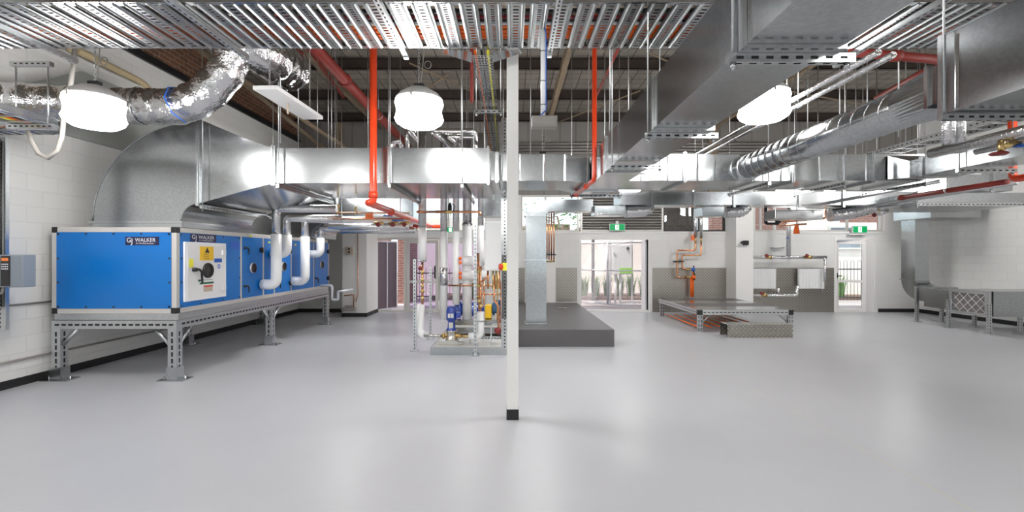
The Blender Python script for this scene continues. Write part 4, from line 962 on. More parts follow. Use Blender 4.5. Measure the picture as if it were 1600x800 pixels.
# ------------------------------------------------------------------ left wall tray, drive, conduits
t=thing('bend_tray','galvanised cable ladder curving off the left wall above the grey drive','cable tray',(-5.3,5,2.98))
zz=2.98; c_=Vector((-5.35,4.95,zz)); ro,ri_=.45,.08
for r_ in (ro,ri_):
    pts=[Vector((-5.98,4.95+r_,zz))]+[c_+Vector((r_*math.sin(a),r_*math.cos(a),0)) for a in [k/10*PI/2 for k in range(11)]]+[Vector((-5.35+r_,2.6,zz))]
    m=MB()
    for a,b in zip(pts[:-1],pts[1:]): m.add([a,b,b+Vector((0,0,.07)),a+Vector((0,0,.07))],[(0,1,2,3)])
    m.tube(pts,.008,5).tube([p+Vector((0,0,.07)) for p in pts],.008,5); m.build('side_rail',M['galvb'],t)
m=MB()
for k in range(6): x=-5.95+.12*k; m.box(x,x+.035,4.95+ri_,4.95+ro,zz-.006,zz+.01)
for k in range(5):
    a=(k+.5)/5*PI/2; d=Vector((math.sin(a),math.cos(a),0)); m.tube([c_+d*ri_,c_+d*ro],.014,5)
for k in range(12): y=4.9-.2*k; m.box(-5.35+ri_,-5.35+ro,y-.035,y,zz-.006,zz+.01)
m.build('rungs',M['galv2'],t)
for k,cc in enumerate(('yel2','dorange','black','cwhite','cblue')):
    r_=.14+.06*k; pts=[Vector((-5.98,4.95+r_,zz+.02))]+[c_+Vector((r_*math.sin(a),r_*math.cos(a),.02)) for a in [q/8*PI/2 for q in range(9)]]+[Vector((-5.35+r_,2.6,zz+.02))]
    MB().tube(pts,.012,6).build('cable',M[cc],label={'yel2':'yellow','dorange':'orange','black':'black','cwhite':'white','cblue':'blue'}[cc]+' cable in the curved ladder on the left wall',cat='cable')
t=thing('trapeze_hanger','trapeze hanger with two rods holding the curved ladder at far left','hanger',(-5.2,4.9,2.95))
a0=P(30,104,4.95);b0=P(80,97,5.15)
MB().strut(-5.28,-4.86,4.93,4.98,3.58,3.63,'b',.06,.03,.014).build('channel',M['galv2'],t); MB().strut(-5.32,-4.82,4.93,4.98,2.92,2.97,'b',.06,.03,.014).build('channel',M['galv2'],t)
for x in (-5.24,-4.9): MB().tube([(x,4.955,2.9),(x,4.955,3.6)],.008,6).build('threaded_rod',M['galv2'],t)
t=thing('wall_tray','upright perforated tray on the left wall behind the grey drive','cable tray',(-5.93,5.3,.75))
MB().strut(-5.97,-5.83,5.40,5.44,.73,2.95,'b',.05,.025,.03).build('tray',M['galv2'],t)
m=MB()
for k in range(3): m.tube([(-5.94+.04*k,5.385,1.0),(-5.94+.04*k,5.38,2.0),(-5.94+.04*k,5.385,2.9)],.009,6)
m.build('loom',M['black'],t)
t=thing('motor_drive','grey wall mounted variable speed drive with black keypad at left edge','drive',(-5.8,5.3,1.2))
yv=5.2
MB().box(-5.999,X(35,yv),yv,yv+.15,Z(449,yv),Z(398,yv)).build('casing',M['vfd'],t,bevel=.01)
xa,xb=X(2,yv),X(16,yv)
kp=MB().box(xa,xb,yv-.008,yv-.001,Z(447,yv),Z(400,yv)).build('keypad',M['black'],t)
MB().box(xa+.012,xb-.012,yv-.011,yv-.009,Z(408,yv),Z(403,yv)).build('display',M['led'],kp)
m=MB()
for i in range(4):
    for j in range(3): m.box(xa+.012+.02*i,xa+.024+.02*i,yv-.011,yv-.009,Z(412+3.6*j,yv)-.012,Z(412+3.6*j,yv))
m.build('buttons',M['wtext'],kp)
for k in range(3): MB().tube(bend([(-5.84+.06*k,yv+.07,Z(449,yv)),(-5.84+.06*k,yv+.07,Z(458,yv)),(-5.92+.03*k,yv+.1,Z(462,yv))],.05),.014,8).build('gland',M['cgrey'],t)
MB().tube([P(117,70,4.9),P(115,100,4.9),P(110,135,4.9),P(100,180,4.9),P(97,212,4.9),P(90,235,4.9),P(75,247,4.9),P(60,240,4.9),P(50,222,4.9),P(44,206,4.95)],.022,10).build('flexible_conduit',M['cgrey'],label='grey flexible conduit hanging in a U loop at far left',cat='conduit')

# ------------------------------------------------------------------ pipes rising at the air handler
def lagpipe(label,segs,cat='pipe',grp=None):
    t=thing('lagged_pipe',label,cat,segs[0][0][0],grp)
    for pts,r,m_ in segs: MB().tube(bend(pts,.10),r,16).build('lagging' if m_=='lag' else 'foil_sleeve',M[m_],t)
    return t
def ahu_loop(y,x,label,zt_,y2):
    t=thing('lagged_pipe',label,'pipe',(x,y,1.1))
    MB().tube(bend([(-4.22,y,1.10),(x,y,1.10),(x,y,1.95)],.15,8),.086,20).build('white_jacket',M['lag'],t)
    MB().tube(bend([(-4.22,y2,1.62),(x+.02,y2,1.62),(x+.02,y2,1.95)],.12,8),.08,20).build('white_jacket',M['lag'],t)
    MB().tube(bend([(x,y,1.95),(x,y,zt_),(x+1.0,y+.05,zt_)],.06),.066,16).build('foil_sleeve',M['foilp'],t)
    MB().tube(bend([(x+.02,y2,1.95),(x+.02,y2,zt_-.14),(x+1.0,y2,zt_-.14)],.06),.062,16).build('foil_sleeve',M['foilp'],t)
ahu_loop(7.92,-3.98,'pair of white and foil lagged pipes looping off the unit, nearer pair',2.38,8.25)
ahu_loop(9.02,-3.98,'pair of white and foil lagged pipes looping off the unit, farther pair',2.28,9.7)
# service bundle
t=thing('pipe_manifold','bundle of foil lagged pipes with copper and brass valves below the wide duct','pipework',(-3,9,2.2))
for k,(y,z) in enumerate(((8.3,2.22),(8.6,2.12),(8.95,2.2),(9.2,2.08))):
    MB().tube([(-3.35,y,z),(-1.9,y,z)],.06,12).build('lagged_run',M['foilp'] if k%2 else M['lag'],t)
for k,(y,z) in enumerate(((8.05,2.32),(8.1,2.22))): MB().tube([(-3.1,y,z),(-1.75,y,z)],.012,8).build('copper_line',M['copper'],t)
for x,z in ((-3.0,2.44),(-2.7,2.40)): MB().tube([(x,8.1,2.3),(x,8.1,z)],.013,8).lathe([(0,-.01),(.025,-.01),(.02,.03),(0,.03)],(x,8.1,z),n=8).build('air_vent',M['brass'],t)
MB().box(-2.5,-2.38,8.0,8.06,2.22,2.30).build('actuator',M['orangep'],t)
for x in (-2.3,-2.05,-1.85):
    MB().tube([(x-.08,8.1,2.15),(x+.08,8.1,2.15)],.028,8).build('valve_body',M['brass'],t); MB().lathe([(0,-.012),(.04,-.01),(.04,.01),(0,.012)],(x,8.06,2.12),(0,-1,-.6),10).build('handwheel',M['maroon'],t)
MB().box(-2.05,-1.85,8.02,8.06,2.18,2.2).box(-2.2,-2.05,8.02,8.06,2.26,2.28).build('blue_lever',M['cblue'],t)
for x in (-3.05,-2.5,-2.0): MB().tube([(x,8.4,2.2),(x,8.4,5.3)],.006,6).build('threaded_rod',M['galv2'],t)
MB().tube(bend([(-4.2,10.3,.93),(-3.95,10.3,.93),(-3.95,10.3,.62),(-3.82,10.3,.62),(-3.82,10.3,.8),(-3.5,10.3,.84)],.04),.03,10).build('drain_pipe',M['grate'],label='grey trapped drain pipe at the far end of the blue unit',cat='pipe')
pipe('drain_pipe',[(-4.35,12.15,.55),(-4.1,12.15,.58),(-4.1,12.15,.25)],.014,'copper','small copper pipe with elbow low on the left pier',n=8,br=.03)
MB().tube([(-4.0,12.17,2.2),(-4.0,12.17,.55),(-4.05,12.17,.4)],.01,8).build('copper_line',M['copper'],label='thin upright copper line down the left pier',cat='pipe')
t=thing('wall_switch','small beige twin switch box on the left pier','switch',(-4.22,12.17,1.7)); MB().box(-4.3,-4.12,12.14,12.199,1.62,1.82).build('plate',M['cbeige'],t,bevel=.01); MB().box(-4.24,-4.19,12.125,12.14,1.66,1.7).box(-4.24,-4.19,12.125,12.14,1.74,1.78).build('rocker',M['black'],t)
t=thing('drain_tray','small grey drain box low on the left pier','drain',(-4.15,12.1,.2)); MB().box(-4.38,-4.02,12.02,12.19,.17,.25).build('tray',M['cgrey'],t,bevel=.01); MB().box(-4.3,-4.1,12.05,12.15,.25,.3).build('cap',M['cgrey'],t)

# ------------------------------------------------------------------ pump set
t=thing('pump_plinth','low pale concrete plinth with steel edge under the pumps','plinth',(-.7,8.4,0))
MB().box(-1.28,.0,7.49,9.6,0,.122).build('slab',M['conc'],t); MB().box(-1.3,.0,7.47,7.49,0,.124).box(-1.3,-1.28,7.49,9.6,0,.124).build('steel_edge',M['galv'],t)
t=thing('inertia_base','galvanised inertia base with springs carrying the larger blue pumps','base',(-.6,8.7,.12))
MB().box(-1.12,-.02,8.4,9.3,.19,.30).box(-1.06,-.02,8.45,9.25,.33,.42).build('frame',M['galv'],t)
MB().box(-1.1,-.04,8.42,9.28,.30,.33).build('deck',M['conc'],t)
for x in (-1.05,-.5,-.1): MB().tube([(x,8.45,.125),(x,8.45,.19)],.03,10).build('spring',M['galvb'],t)
# vertical multistage pump
px0=-1.0; py0=7.75
t=thing('booster_pump','small upright blue multistage pump on the plinth front','pump',(px0,py0,.122))
MB().box(px0-.16,px0+.16,py0-.09,py0+.09,.124,.145).box(px0-.2,px0-.12,py0-.05,py0+.05,.124,.16).box(px0+.12,px0+.2,py0-.05,py0+.05,.124,.16).prism([(px0-.13,.145),(px0+.13,.145),(px0+.09,.20),(px0-.09,.20)],'y',py0-.08,py0+.08).build('foot',M['steel'],t)
MB().lathe([(0,.20),(.095,.20),(.1,.215),(.085,.225),(.08,.33),(.095,.34),(.095,.355),(0,.355)],(px0,py0,0),n=28).build('stage_casing',M['steel'],t)
m=MB().tube([(px0-.16,py0,.26),(px0+.16,py0,.26)],.03,14)
for sx in (-1,1): m.lathe([(0,-.01),(.055,-.01),(.055,.01),(0,.01)],(px0+sx*.13,py0,.26),(1,0,0),16)
m.build('ports',M['brass'],t)
MB().lathe([(.09,.355),(.085,.37),(.065,.40),(.06,.50),(.07,.52)],(px0,py0,0),n=24).build('lantern',M['pumpblue'],t)
MB().box(px0-.035,px0+.035,py0-.073,py0-.06,.40,.49).build('coupling_guard',M['steel'],t)
MB().lathe([(0,.52),(.08,.52),(.086,.535),(.086,.68),(.078,.70),(.078,.72),(.06,.745),(0,.75)],(px0,py0,0),n=24).box(px0-.06,px0+.06,py0-.1,py0,.56,.66).build('motor',M['pumpblue'],t)
MB().box(px0-.045,px0-.005,py0-.104,py0-.1,.57,.64).box(px0+.005,px0+.045,py0-.104,py0-.1,.57,.64).build('rating_plate',M['alu'],t)
MB().box(px0+.075,px0+.15,py0-.06,py0+.05,.56,.66).build('terminal_box',M['pumpblue'],t,bevel=.01)
# horizontal pumps
def hpump(x,y,label,col,L,r,z=.42):
    t=thing('centrifugal_pump',label,'pump',(x,y,z))
    zc=z+r+.05
    m=MB().lathe([(0,-.01),(r*.8,0),(r,.02),(r,L*.75),(r*.85,L*.8),(r*.85,L),(0,L)],(x,y,zc),(1,0,0),24)
    for k in range(10):
        a=k*PI/5+.15; m.obox((x+L*.38,y+math.cos(a)*r,zc+math.sin(a)*r),(L*.6,.008,.02),Matrix.Rotation(-a+PI/2,3,'X'))
    m.build('motor',col,t)
    MB().box(x+.05,x+.1,y-r,y+r,z,zc-r*.6).box(x+L*.65,x+L*.7,y-r,y+r,z,zc-r*.6).build('foot',M['steel'],t)
    return t,zc
t,zc=hpump(-.92,8.75,'large blue centrifugal pump behind the small upright pump',M['pumpblue'],.40,.12)
MB().lathe([(0,-.07),(.12,-.07),(.155,-.02),(.155,.03),(.1,.07)],(-.99,8.75,zc),(1,0,0),24).box(-1.08,-.98,8.6,8.66,zc-.06,zc+.06).build('volute',M['pumpblue'],t)
MB().tube([(-1.16,8.75,zc),(-1.04,8.75,zc)],.055,14).build('suction_flange',M['steel'],t)
MB().box(-.50,-.38,8.66,8.86,.43,.67).build('coupling_guard',M['yellow'],t,bevel=.01)
t,zc=hpump(-.37,8.8,'teal blue horizontal pump motor right of the yellow coupling guard',M['teal'],.30,.12)
MB().box(-.30,-.2,8.7,8.8,zc+.11,zc+.17).build('terminal_box',M['teal'],t,bevel=.01)
# vertical lagged risers
def riser(x,y,r,zb_,zm,zt_,label,extra=()):
    t=thing('pipe_riser',label,'pipe',(x,y,zb_),'lagged risers over the pumps')
    MB().tube([(x,y,zb_),(x,y,zm)],r,20).build('white_jacket',M['lag'],t)
    MB().tube([(x,y,zm),(x,y,zt_)],r*.94,20).build('foil_sleeve',M['foilp'],t)
    return t
y1=8.15
t=riser(X(660,y1),y1,.072,Z(408,y1),Z(355,y1),3.75,'white and foil lagged riser, leftmost over the pumps, ending in brass valve')
MB().lathe([(0,-.01),(.075,-.01),(.075,.02),(0,.02)],(X(660,y1),y1,Z(408,y1)),n=16).build('end_ring',M['galvb'],t)
yb=8.15; xb_=X(660,yb)
t=thing('valve_stack','brass valve stack on copper pipe below the leftmost lagged riser','valve',(xb_,yb,.8))
MB().tube([(xb_,yb,Z(478,yb)),(xb_,yb,Z(408,yb))],.02,10).build('copper_tail',M['copper'],t)
for py_,r_ in ((425,.03),(437,.026),(447,.022),(455,.03),(466,.026)): MB().lathe([(0,-.03),(r_,-.03),(r_*1.3,0),(r_,.03),(0,.03)],(xb_,yb,Z(py_,yb)),n=8).build('valve_body',M['brass'],t)
MB().lathe([(0,-.01),(.035,-.01),(.035,.01),(0,.01)],(xb_-.03,yb-.05,Z(419,yb)),(-.4,-1,0),10).build('handwheel',M['maroon'],t)
t=thing('lagged_pipe','white lagged bend feeding the small upright pump from the left','pipe',(xb_,8.0,.3))
MB().tube(bend([(xb_,8.0,Z(476,8.0)),(xb_,7.9,.27),(xb_+.12,7.8,.26)],.14,8),.068,18).build('white_jacket',M['lag'],t)
MB().tube([(xb_+.1,7.78,.26),(px0-.15,py0,.26)],.022,10).build('pipe_tail',M['steel'],t)
MB().lathe([(.07,-.012),(.076,-.012),(.076,.012),(.07,.012)],(xb_,7.99,.6),n=20).build('band',M['galv2'],t)
t=thing('lagged_pipe','white lagged bend on the right of the small upright pump','pipe',(X(752,7.7),7.7,.3))
xc=X(751,7.7)
MB().tube(bend([(xc,7.7,Z(487,7.7)),(xc,7.7,.26),(xc-.2,7.7,.26)],.12,8),.06,18).build('white_jacket',M['lag'],t)
MB().tube([(px0+.15,py0,.26),(xc-.18,7.71,.26)],.022,10).build('pipe_tail',M['brass'],t)
MB().lathe([(.062,-.012),(.068,-.012),(.068,.012),(.062,.012)],(xc,7.7,.52),n=20).build('band',M['galv2'],t)
t=riser(X(693.5,8.6),8.6,.068,.42,Z(362,8.6),3.85,'white and foil lagged riser, second from left, with foil patch')
MB().tube([(X(693.5,8.6),8.6,Z(446,8.6)),(X(693.5,8.6),8.6,Z(418,8.6))],.073,20).build('foil_patch',M['foilp'],t)
riser(X(712.5,8.5),8.5,.064,.70,Z(362,8.5),3.75,'white and foil lagged riser, third from left over the large pump')
t=riser(X(730,8.65),8.65,.088,.42,Z(352,8.65),3.8,'thickest lagged riser with two side branches capped in orange')
for py_ in (407,430):
    z=Z(py_,8.5)
    MB().tube(bend([(X(763,8.55),8.7,z),(X(735,8.5),8.52,z),(X(722,8.5),8.5,z)],.05),.085,18).build('branch',M['lag'],t)
    for q in (-.04,.04): MB().lathe([(0,-.02),(.03,-.02),(.03,.02),(0,.02)],(X(719.5,8.45),8.45,z+q),(-1,0,0),12).build('orange_cap',M['orangep'],t)
MB().lathe([(.09,-.015),(.098,-.015),(.098,.015),(.09,.015)],(X(730,8.65),8.65,Z(351,8.65)),n=20).build('band',M['galvb'],t)
t=riser(X(751,8.3),8.3,.055,1.4,Z(353,8.3),3.75,'slim lagged riser beside the white control cabinet')
MB().tube([(X(751,8.3),8.3,.13),(X(751,8.3),8.3,1.4)],.02,10).build('copper_tail',M['copper'],t)
# lagged pipes appearing above the duct
for a,b,c_,l in (((632,8.3,.04),None,None,'short foil capped pipe'),):
    pass
t=thing('lagged_pipe','foil lagged pipes zigzagging above the wide duct right of the lamp','pipe',(-.9,8.6,3.3))
MB().tube(bend([P(712,234,8.7),P(676,205,8.3),P(742,205,8.6),P(746,234,8.7)],.06),.055,12).build('foil_sleeve',M['foilp'],t)
MB().tube(bend([P(728,234,8.6),P(700,213,8.4),P(738,214,8.55)],.05),.04,12).build('foil_sleeve',M['foilp'],t)
t=thing('lagged_pipe','foil lagged pipes rising above the wide duct under the centre lamp','pipe',(-1.6,8.6,3.3))
MB().tube(bend([P(665,234,8.6),P(640,203,8.3),P(660,203,8.5),P(664,160,8.5)],.05),.05,12).build('foil_sleeve',M['foilp'],t)
MB().tube([P(636,234,8.6),P(636,190,8.6)],.04,12).build('foil_sleeve',M['foilp'],t)
MB().tube([P(612,234,8.6),P(616,222,8.5),P(624,220,8.5),P(630,234,8.6)],.05,12).build('foil_sleeve',M['foilp'],t)
MB().tube([P(742,234,8.6),P(744,221,8.6)],.05,12).build('foil_stub',M['foilp'],t)
# strut posts
for px_,y,zt_,l in ((648,7.8,Z(405,7.8),'leftmost, with floor plate'),(672.5,8.9,Z(417,8.9),'behind the leftmost post'),(742.5,7.42,Z(348,7.42),'tallest, in front of the pumps')):
    x=X(px_,y); t=thing('strut_post','slim galvanised strut post by the pumps, '+l,'post',(x,y,0))
    MB().strut(x-.022,x+.022,y-.022,y+.022,.01,zt_,'b',.06,.03,.012).build('post',M['galv2'],t)
    MB().box(x-.07,x+.07,y-.06,y+.06,0,.01).box(x-.05,x-.03,y-.03,y-.01,.01,.03).box(x+.03,x+.05,y-.03,y-.01,.01,.03).build('foot_plate',M['galvb'],t)
# copper header
pipe('copper_header',[P(651,331,8.0),P(750,331,8.0),P(751,337,8.0)],.02,'copper','horizontal copper header pipe across the lagged risers',br=.03,fit=((P(657,331,8),(1,0,0)),(P(685,331,8),(1,0,0))))
t=thing('air_vent','black and brass automatic air vent on the copper header','valve',P(702,331,7.98))
MB().tube([P(694,331,7.97),P(706,331,7.97)],.03,10).build('body',M['brass'],t); MB().lathe([(0,0),(.035,0),(.035,.09),(.015,.13),(0,.13)],P(703,329,7.97),n=14).tube([P(708,331,7.97),P(711,322,7.97),P(706,318,7.97)],.008,6).build('float_cap',M['black'],t)
# control cabinet
yc=7.5
t=thing('control_cabinet','white rectangular wall heater cabinet mounted left of the white column','cabinet',(X(771,yc),yc,Z(424,yc)))
MB().box(X(757,yc),X(786,yc),yc,yc+.26,Z(423,yc),Z(346,yc)).build('casing',M['rad'],t,bevel=.012)
MB().box(X(759,yc),X(784,yc),yc-.006,yc-.001,Z(421,yc),Z(348,yc)).build('door',M['rad'],t,bevel=.004)
MB().lathe([(0,-.0),(.012,-.0),(.012,.01),(0,.01)],(X(760.5,yc),yc,Z(349,yc)),(0,-1,0),8).build('latch',M['steel'],t)
for px_,m_ in ((762,'copper'),(770,'brass'),(775,'brass'),(780,'copper')):
    MB().tube([(X(px_,yc),yc+.1,Z(423,yc)),(X(px_,yc),yc+.1,Z(452,yc))],.016,8).build('pipe_tail',M[m_],t)
t=thing('emergency_stop','red mushroom emergency stop button on yellow box left of the column','button',P(787,417,6.9))
ye=7.3
MB().box(X(785,ye),X(793,ye),ye,ye+.08,Z(423,ye),Z(411,ye)).build('housing',M['yel2'],t,bevel=.006)
MB().lathe([(0,.05),(.045,.04),(.055,.02),(.05,0),(0,-.02)],(X(784,ye),ye+.03,Z(417,ye)),(-1,-.5,0),20).build('mushroom_button',M['red'],t)
# copper tangle
for pts,m_,r_,l in (
  ([P(747,395,7.7),P(748,440,7.7),P(749,485,7.7)],'copper',.022,'thick upright copper pipe left of the white cabinet'),
  ([P(700,446,8.3),P(757,446,8.1),P(780,446,8.1)],'copper',.016,'horizontal copper pipe at mid height behind the strut post'),
  ([P(752,460,7.9),P(785,460,7.9)],'copper',.014,'short lower horizontal copper pipe below the white cabinet'),
  ([P(762,425,7.7),P(762,432,7.7),P(752,441,7.7)],'copper',.014,'small bent copper offset under the white cabinet'),
  ([P(772,430,7.6),P(772,470,7.6),P(779,478,7.6),P(779,512,7.6)],'copper',.018,'upright copper pipe dropping to the brass valve by the column'),
  ([P(778,425,7.8),P(777,500,7.8)],'brass',.014,'thin brass coloured upright pipe beside the column'),
  ([P(783,440,7.9),P(783,520,7.9)],'copper',.014,'rightmost thin copper pipe beside the white column'),
  ([P(756,440,7.9),P(756,475,7.9),P(750,480,7.9)],'copper',.014,'short copper drop left of the teal motor')):
    pipe('copper_pipe',pts,r_,m_,l,n=10,br=.04)
t=thing('brass_valve','cluster of brass valves left of the white cabinet bottom','valve',P(750,450,7.65))
for px_,py_ in ((748,446),(749,470),(752,478),(748,424)): MB().lathe([(0,-.03),(.03,-.03),(.038,0),(.03,.03),(0,.03)],P(px_,py_,7.65),n=8).build('valve_body',M['brass'],t)
MB().tube([P(740,463,7.6),P(748,463,7.6)],.008,6).build('lever',M['yel2'],t)
t=thing('small_pump','small dark circulation pump on a frame at the foot of the column','pump',P(778,515,7.8))
MB().lathe([(0,-.05),(.06,-.05),(.06,.04),(.03,.06),(0,.06)],P(778,517,7.8),(0,-1,.2),16).build('body',M['maroon'],t)
m=MB(); cx_,cz_=X(778,7.7),Z(515,7.7)
m.box(cx_-.12,cx_-.1,7.68,7.7,.124,cz_+.1).box(cx_+.08,cx_+.1,7.68,7.7,.124,cz_+.1).box(cx_-.12,cx_+.1,7.68,7.7,cz_+.08,cz_+.1); m.build('frame',M['galv2'],t)
MB().strut(-.72,-.05,7.75,7.79,.20,.245,'b',.05,.03,.014).box(-.7,-.68,7.76,7.78,.124,.2).box(-.1,-.08,7.76,7.78,.124,.2).build('strut_rail',M['galvb'],label='low slotted strut rail on the plinth behind the tallest post',cat='rail')

# ------------------------------------------------------------------ charcoal plinth & gear
MB().box(-.05,1.78,8.16,12.87,0,.30).build('raised_plinth',M['dplinth'],label='charcoal raised floor plinth right of the white column',cat='plinth',bevel=.006)
MB().lathe([(0,.006),(.10,.006),(.11,0)],(1.25,11.6,.30),n=24).build('floor_drain',M['steel'],label='round metal drain cover on the charcoal plinth',cat='drain')
t=thing('copper_bundle','four slim copper pipes dropping side by side behind the upright duct','pipework',(X(859,12.5),12.5,1.4))
for px_ in (854.5,857.8,861.5,865.5): MB().tube([P(px_,318,12.5),P(px_,408,12.5)],.018,8).build('copper_pipe',M['copper'],t); MB().lathe([(0,-.03),(.028,-.03),(.028,.03),(0,.03)],P(px_,408,12.5),n=8).build('end_valve',M['brass'],t)
MB().box(X(851,12.5),X(869,12.5),12.46,12.52,Z(399,12.5),Z(397,12.5)).build('clamp_bar',M['black'],t)

# diamond plates
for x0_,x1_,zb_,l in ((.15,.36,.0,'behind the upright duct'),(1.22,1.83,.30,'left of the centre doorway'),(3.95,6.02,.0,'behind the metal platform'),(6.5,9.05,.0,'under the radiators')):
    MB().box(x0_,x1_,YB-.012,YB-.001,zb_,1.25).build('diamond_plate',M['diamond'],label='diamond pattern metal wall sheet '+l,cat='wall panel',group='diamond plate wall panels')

# ------------------------------------------------------------------ metal platform
t=thing('platform','low galvanised strut platform with glossy plate top at right','platform',(4.9,11.1,0))
a0,a1,b0_,b1_=3.88,5.88,9.8,12.4; zt_=.46
MB().strut(a0+.1,a1-.1,b0_,b0_+.05,zt_-.11,zt_-.01,'b',.085,.055,.016).build('front_beam',M['galv2'],t)
MB().strut(a0,a0+.05,b0_+.05,b1_,zt_-.11,zt_-.01,'a',.085,.055,.016).build('side_beam',M['galv2'],t)
MB().strut(a1-.05,a1,b0_+.05,b1_,zt_-.11,zt_-.01,'',.085,.055,.016).build('side_beam',M['galv2'],t)
for x in (a0,a1-.1): MB().box(x-.002,x+.102,b0_-.004,b0_+.06,zt_-.112,zt_-.008).build('corner_cap',M['black'],t)
for x in (a0,a1-.11):
    for y in (b0_,b1_-.12): MB().strut(x,x+.05,y,y+.05,0,zt_-.11,'b',.085,.055,.016).strut(x+.06,x+.11,y,y+.05,0,zt_-.11,'b',.085,.055,.016).build('leg',M['galv2'],t)
for xa,xb2 in ((a0+.11,a0+.28),(a1-.11,a1-.28)): MB().tube([(xa,b0_+.03,.2),(xb2,b0_+.03,.35)],.02,4).build('knee_brace',M['galv2'],t)
for k in range(4):
    y0_=b0_+.02+k*.65; MB().box(a0+.02,a1-.02,y0_,y0_+.63,zt_-.01,zt_).build('deck_plate',M['galvb'] if k%2==0 else M['dplinth'],t)
for k in range(7):
    x=4.0+.24*k; MB().tube([(x,10.0,.06),(x,12.2,.06)],.014,8).build('heating_pipe',M['orangep'],label='orange underfloor pipe lying below the platform, number %s from the left'%['one','two','three','four','five','six','seven'][k],cat='pipe',group='orange pipes under the platform')
m=MB(); yy0,yy1,xx0,xx1=9.12,9.45,4.19,5.46
m.box(xx0,xx1,yy0,yy0+.006,0,.25).box(xx0,xx1,yy0+.006,yy1,.244,.25).box(xx0,xx1,yy1-.006,yy1,0,.244).box(xx0,xx1,yy0-.04,yy0,0,.005)
m.build('step',M['diamond'],label='folded diamond plate step in front of the metal platform',cat='step')

# platform services on back wall
yq=13.0
t=thing('manifold_pipework','copper pipes with blue and orange valves on the wall behind the platform','pipework',P(1080,430,yq))
for a,b_,c_,d_,e_ in ((1086.5,391,1058,434,1074),(1095.5,399,1066,420,1078)):
    MB().tube(bend([P(a,368,yq),P(a,b_,yq),P(c_,b_,yq),P(c_,d_,yq),P(e_,d_,yq)],.05),.022,10).build('copper_pipe',M['copper'],t)
for px_ in (1086.5,1095.5):
    MB().tube([(X(px_,yq),yq,Z(371,yq)),(X(px_,yq),yq,3.0)],.045,12).build('foil_sleeve',M['foilp'],t); MB().tube([P(px_,371,yq),P(px_,378,yq)],.03,8).build('valve_body',M['brass'],t)
MB().box(X(1079,yq),X(1083,yq),yq-.06,yq,Z(370,yq)-.02,Z(370,yq)+.1).build('orange_cap',M['orangep'],t) if False else MB().box(X(1079.5,yq),X(1083,yq),yq-.06,yq,Z(376,yq),Z(368,yq)).build('orange_cap',M['orangep'],t)
for px_,py_,c_ in ((1082,421,'cblue'),(1083,433,'orangep')):
    MB().tube([P(px_-10,py_,yq),P(px_+2,py_,yq)],.03,8).build('valve_body',M['brass'],t); MB().lathe([(0,-.03),(.05,-.03),(.05,.03),(0,.03)],P(px_+1,py_,yq-.08),(0,-1,0),14).build('valve_cap',M[c_],t)
    MB().tube([P(px_+2,py_-6,yq-.05),P(px_+2,py_+5,yq-.05)],.02,8).build('lever',M['black'],t)
MB().tube([P(1080,432,yq),P(1080,464,yq)],.032,10).tube([P(1083,425,yq),P(1083,464,yq)],.02,10).build('orange_pipe',M['orangep'],t)
for c_ in (1058,1066): MB().box(X(c_-2.5,yq),X(c_+2.5,yq),yq-.03,yq+.2,Z(409,yq),Z(407.5,yq)).build('clamp',M['black'],t)
t=thing('wall_sensor','black wall mounted camera like device on the right pier','device',P(1164,379,12.55))
MB().box(X(1160,12.58),X(1168,12.58),12.5,12.599,Z(383,12.58),Z(376,12.58)).build('body',M['black'],t,bevel=.01); MB().lathe([(0,.06),(.03,.06),(.035,0)],P(1159,379,12.5),(-.6,-1,0),12).build('lens',M['black'],t)
# radiators
for x0_,x1_,l in ((1174,1212.5,'left one beside the right pier'),(1249,1288,'right one nearer the open door')):
    y=13.0; t=thing('radiator','white ribbed panel radiator over diamond plate, '+l,'radiator',P(x0_,451,y),'white panel radiators')
    xa,xb2=X(x0_,y),X(x1_,y); m=MB().box(xa,xb2,y,y+.08,Z(451,y),Z(421,y)); n=int((xb2-xa)/.045)
    for k in range(n): x=xa+.02+k*.045; m.prism([(x,y+.001),(x+.008,y-.012),(x+.024,y-.012),(x+.032,y+.001)],'z',Z(450,y),Z(422,y))
    m.build('panel',M['rad'],t); MB().box(xa-.01,xb2+.01,y-.014,y+.09,Z(421,y),Z(420,y)).build('top_grille',M['wtext'],t)
    MB().tube([(xb2-.03,y+.04,Z(451,y)),(xb2-.03,y+.04,Z(457,y))],.015,8).build('valve_tail',M['steel'],t)
yr=12.9
t=thing('radiator_pipework','foil lagged feed pipes with brass valves around the two radiators','pipework',P(1232,402,yr))
MB().tube([P(1232,300,yr),P(1232,402,yr)],.055,14).build('foil_sleeve',M['foilp'],t); MB().tube([P(1176,402,yr),P(1291,402,yr)],.045,14).build('foil_sleeve',M['foilp'],t)
MB().tube([P(1289,402,yr),P(1289,440,yr)],.04,12).build('foil_sleeve',M['foilp'],t); MB().tube(bend([P(1176,461.5,yr),P(1245,461.5,yr),P(1245,446,yr)],.05),.045,12).tube([P(1216,459,yr),P(1216,450,yr)],.04,12).build('foil_sleeve',M['foilp'],t)
for px_,py_ in ((1200,402),(1263,402),(1193,461)):
    MB().tube([P(px_-4,py_,yr-.02),P(px_+5,py_,yr-.02)],.052,10).build('valve_body',M['brass'],t); MB().lathe([(0,-.012),(.05,-.012),(.05,.012),(0,.012)],P(px_-2,py_-2.5,yr-.07),(0,-1,.4),12).build('handwheel',M['maroon'],t)
MB().tube([P(1232,367,yr),P(1232,378,yr)],.03,10).build('balancing_valve',M['brass'],t); MB().box(X(1228,yr),X(1231,yr),yr-.05,yr,Z(373,yr),Z(371.5,yr)).build('blue_lever',M['cblue'],t)
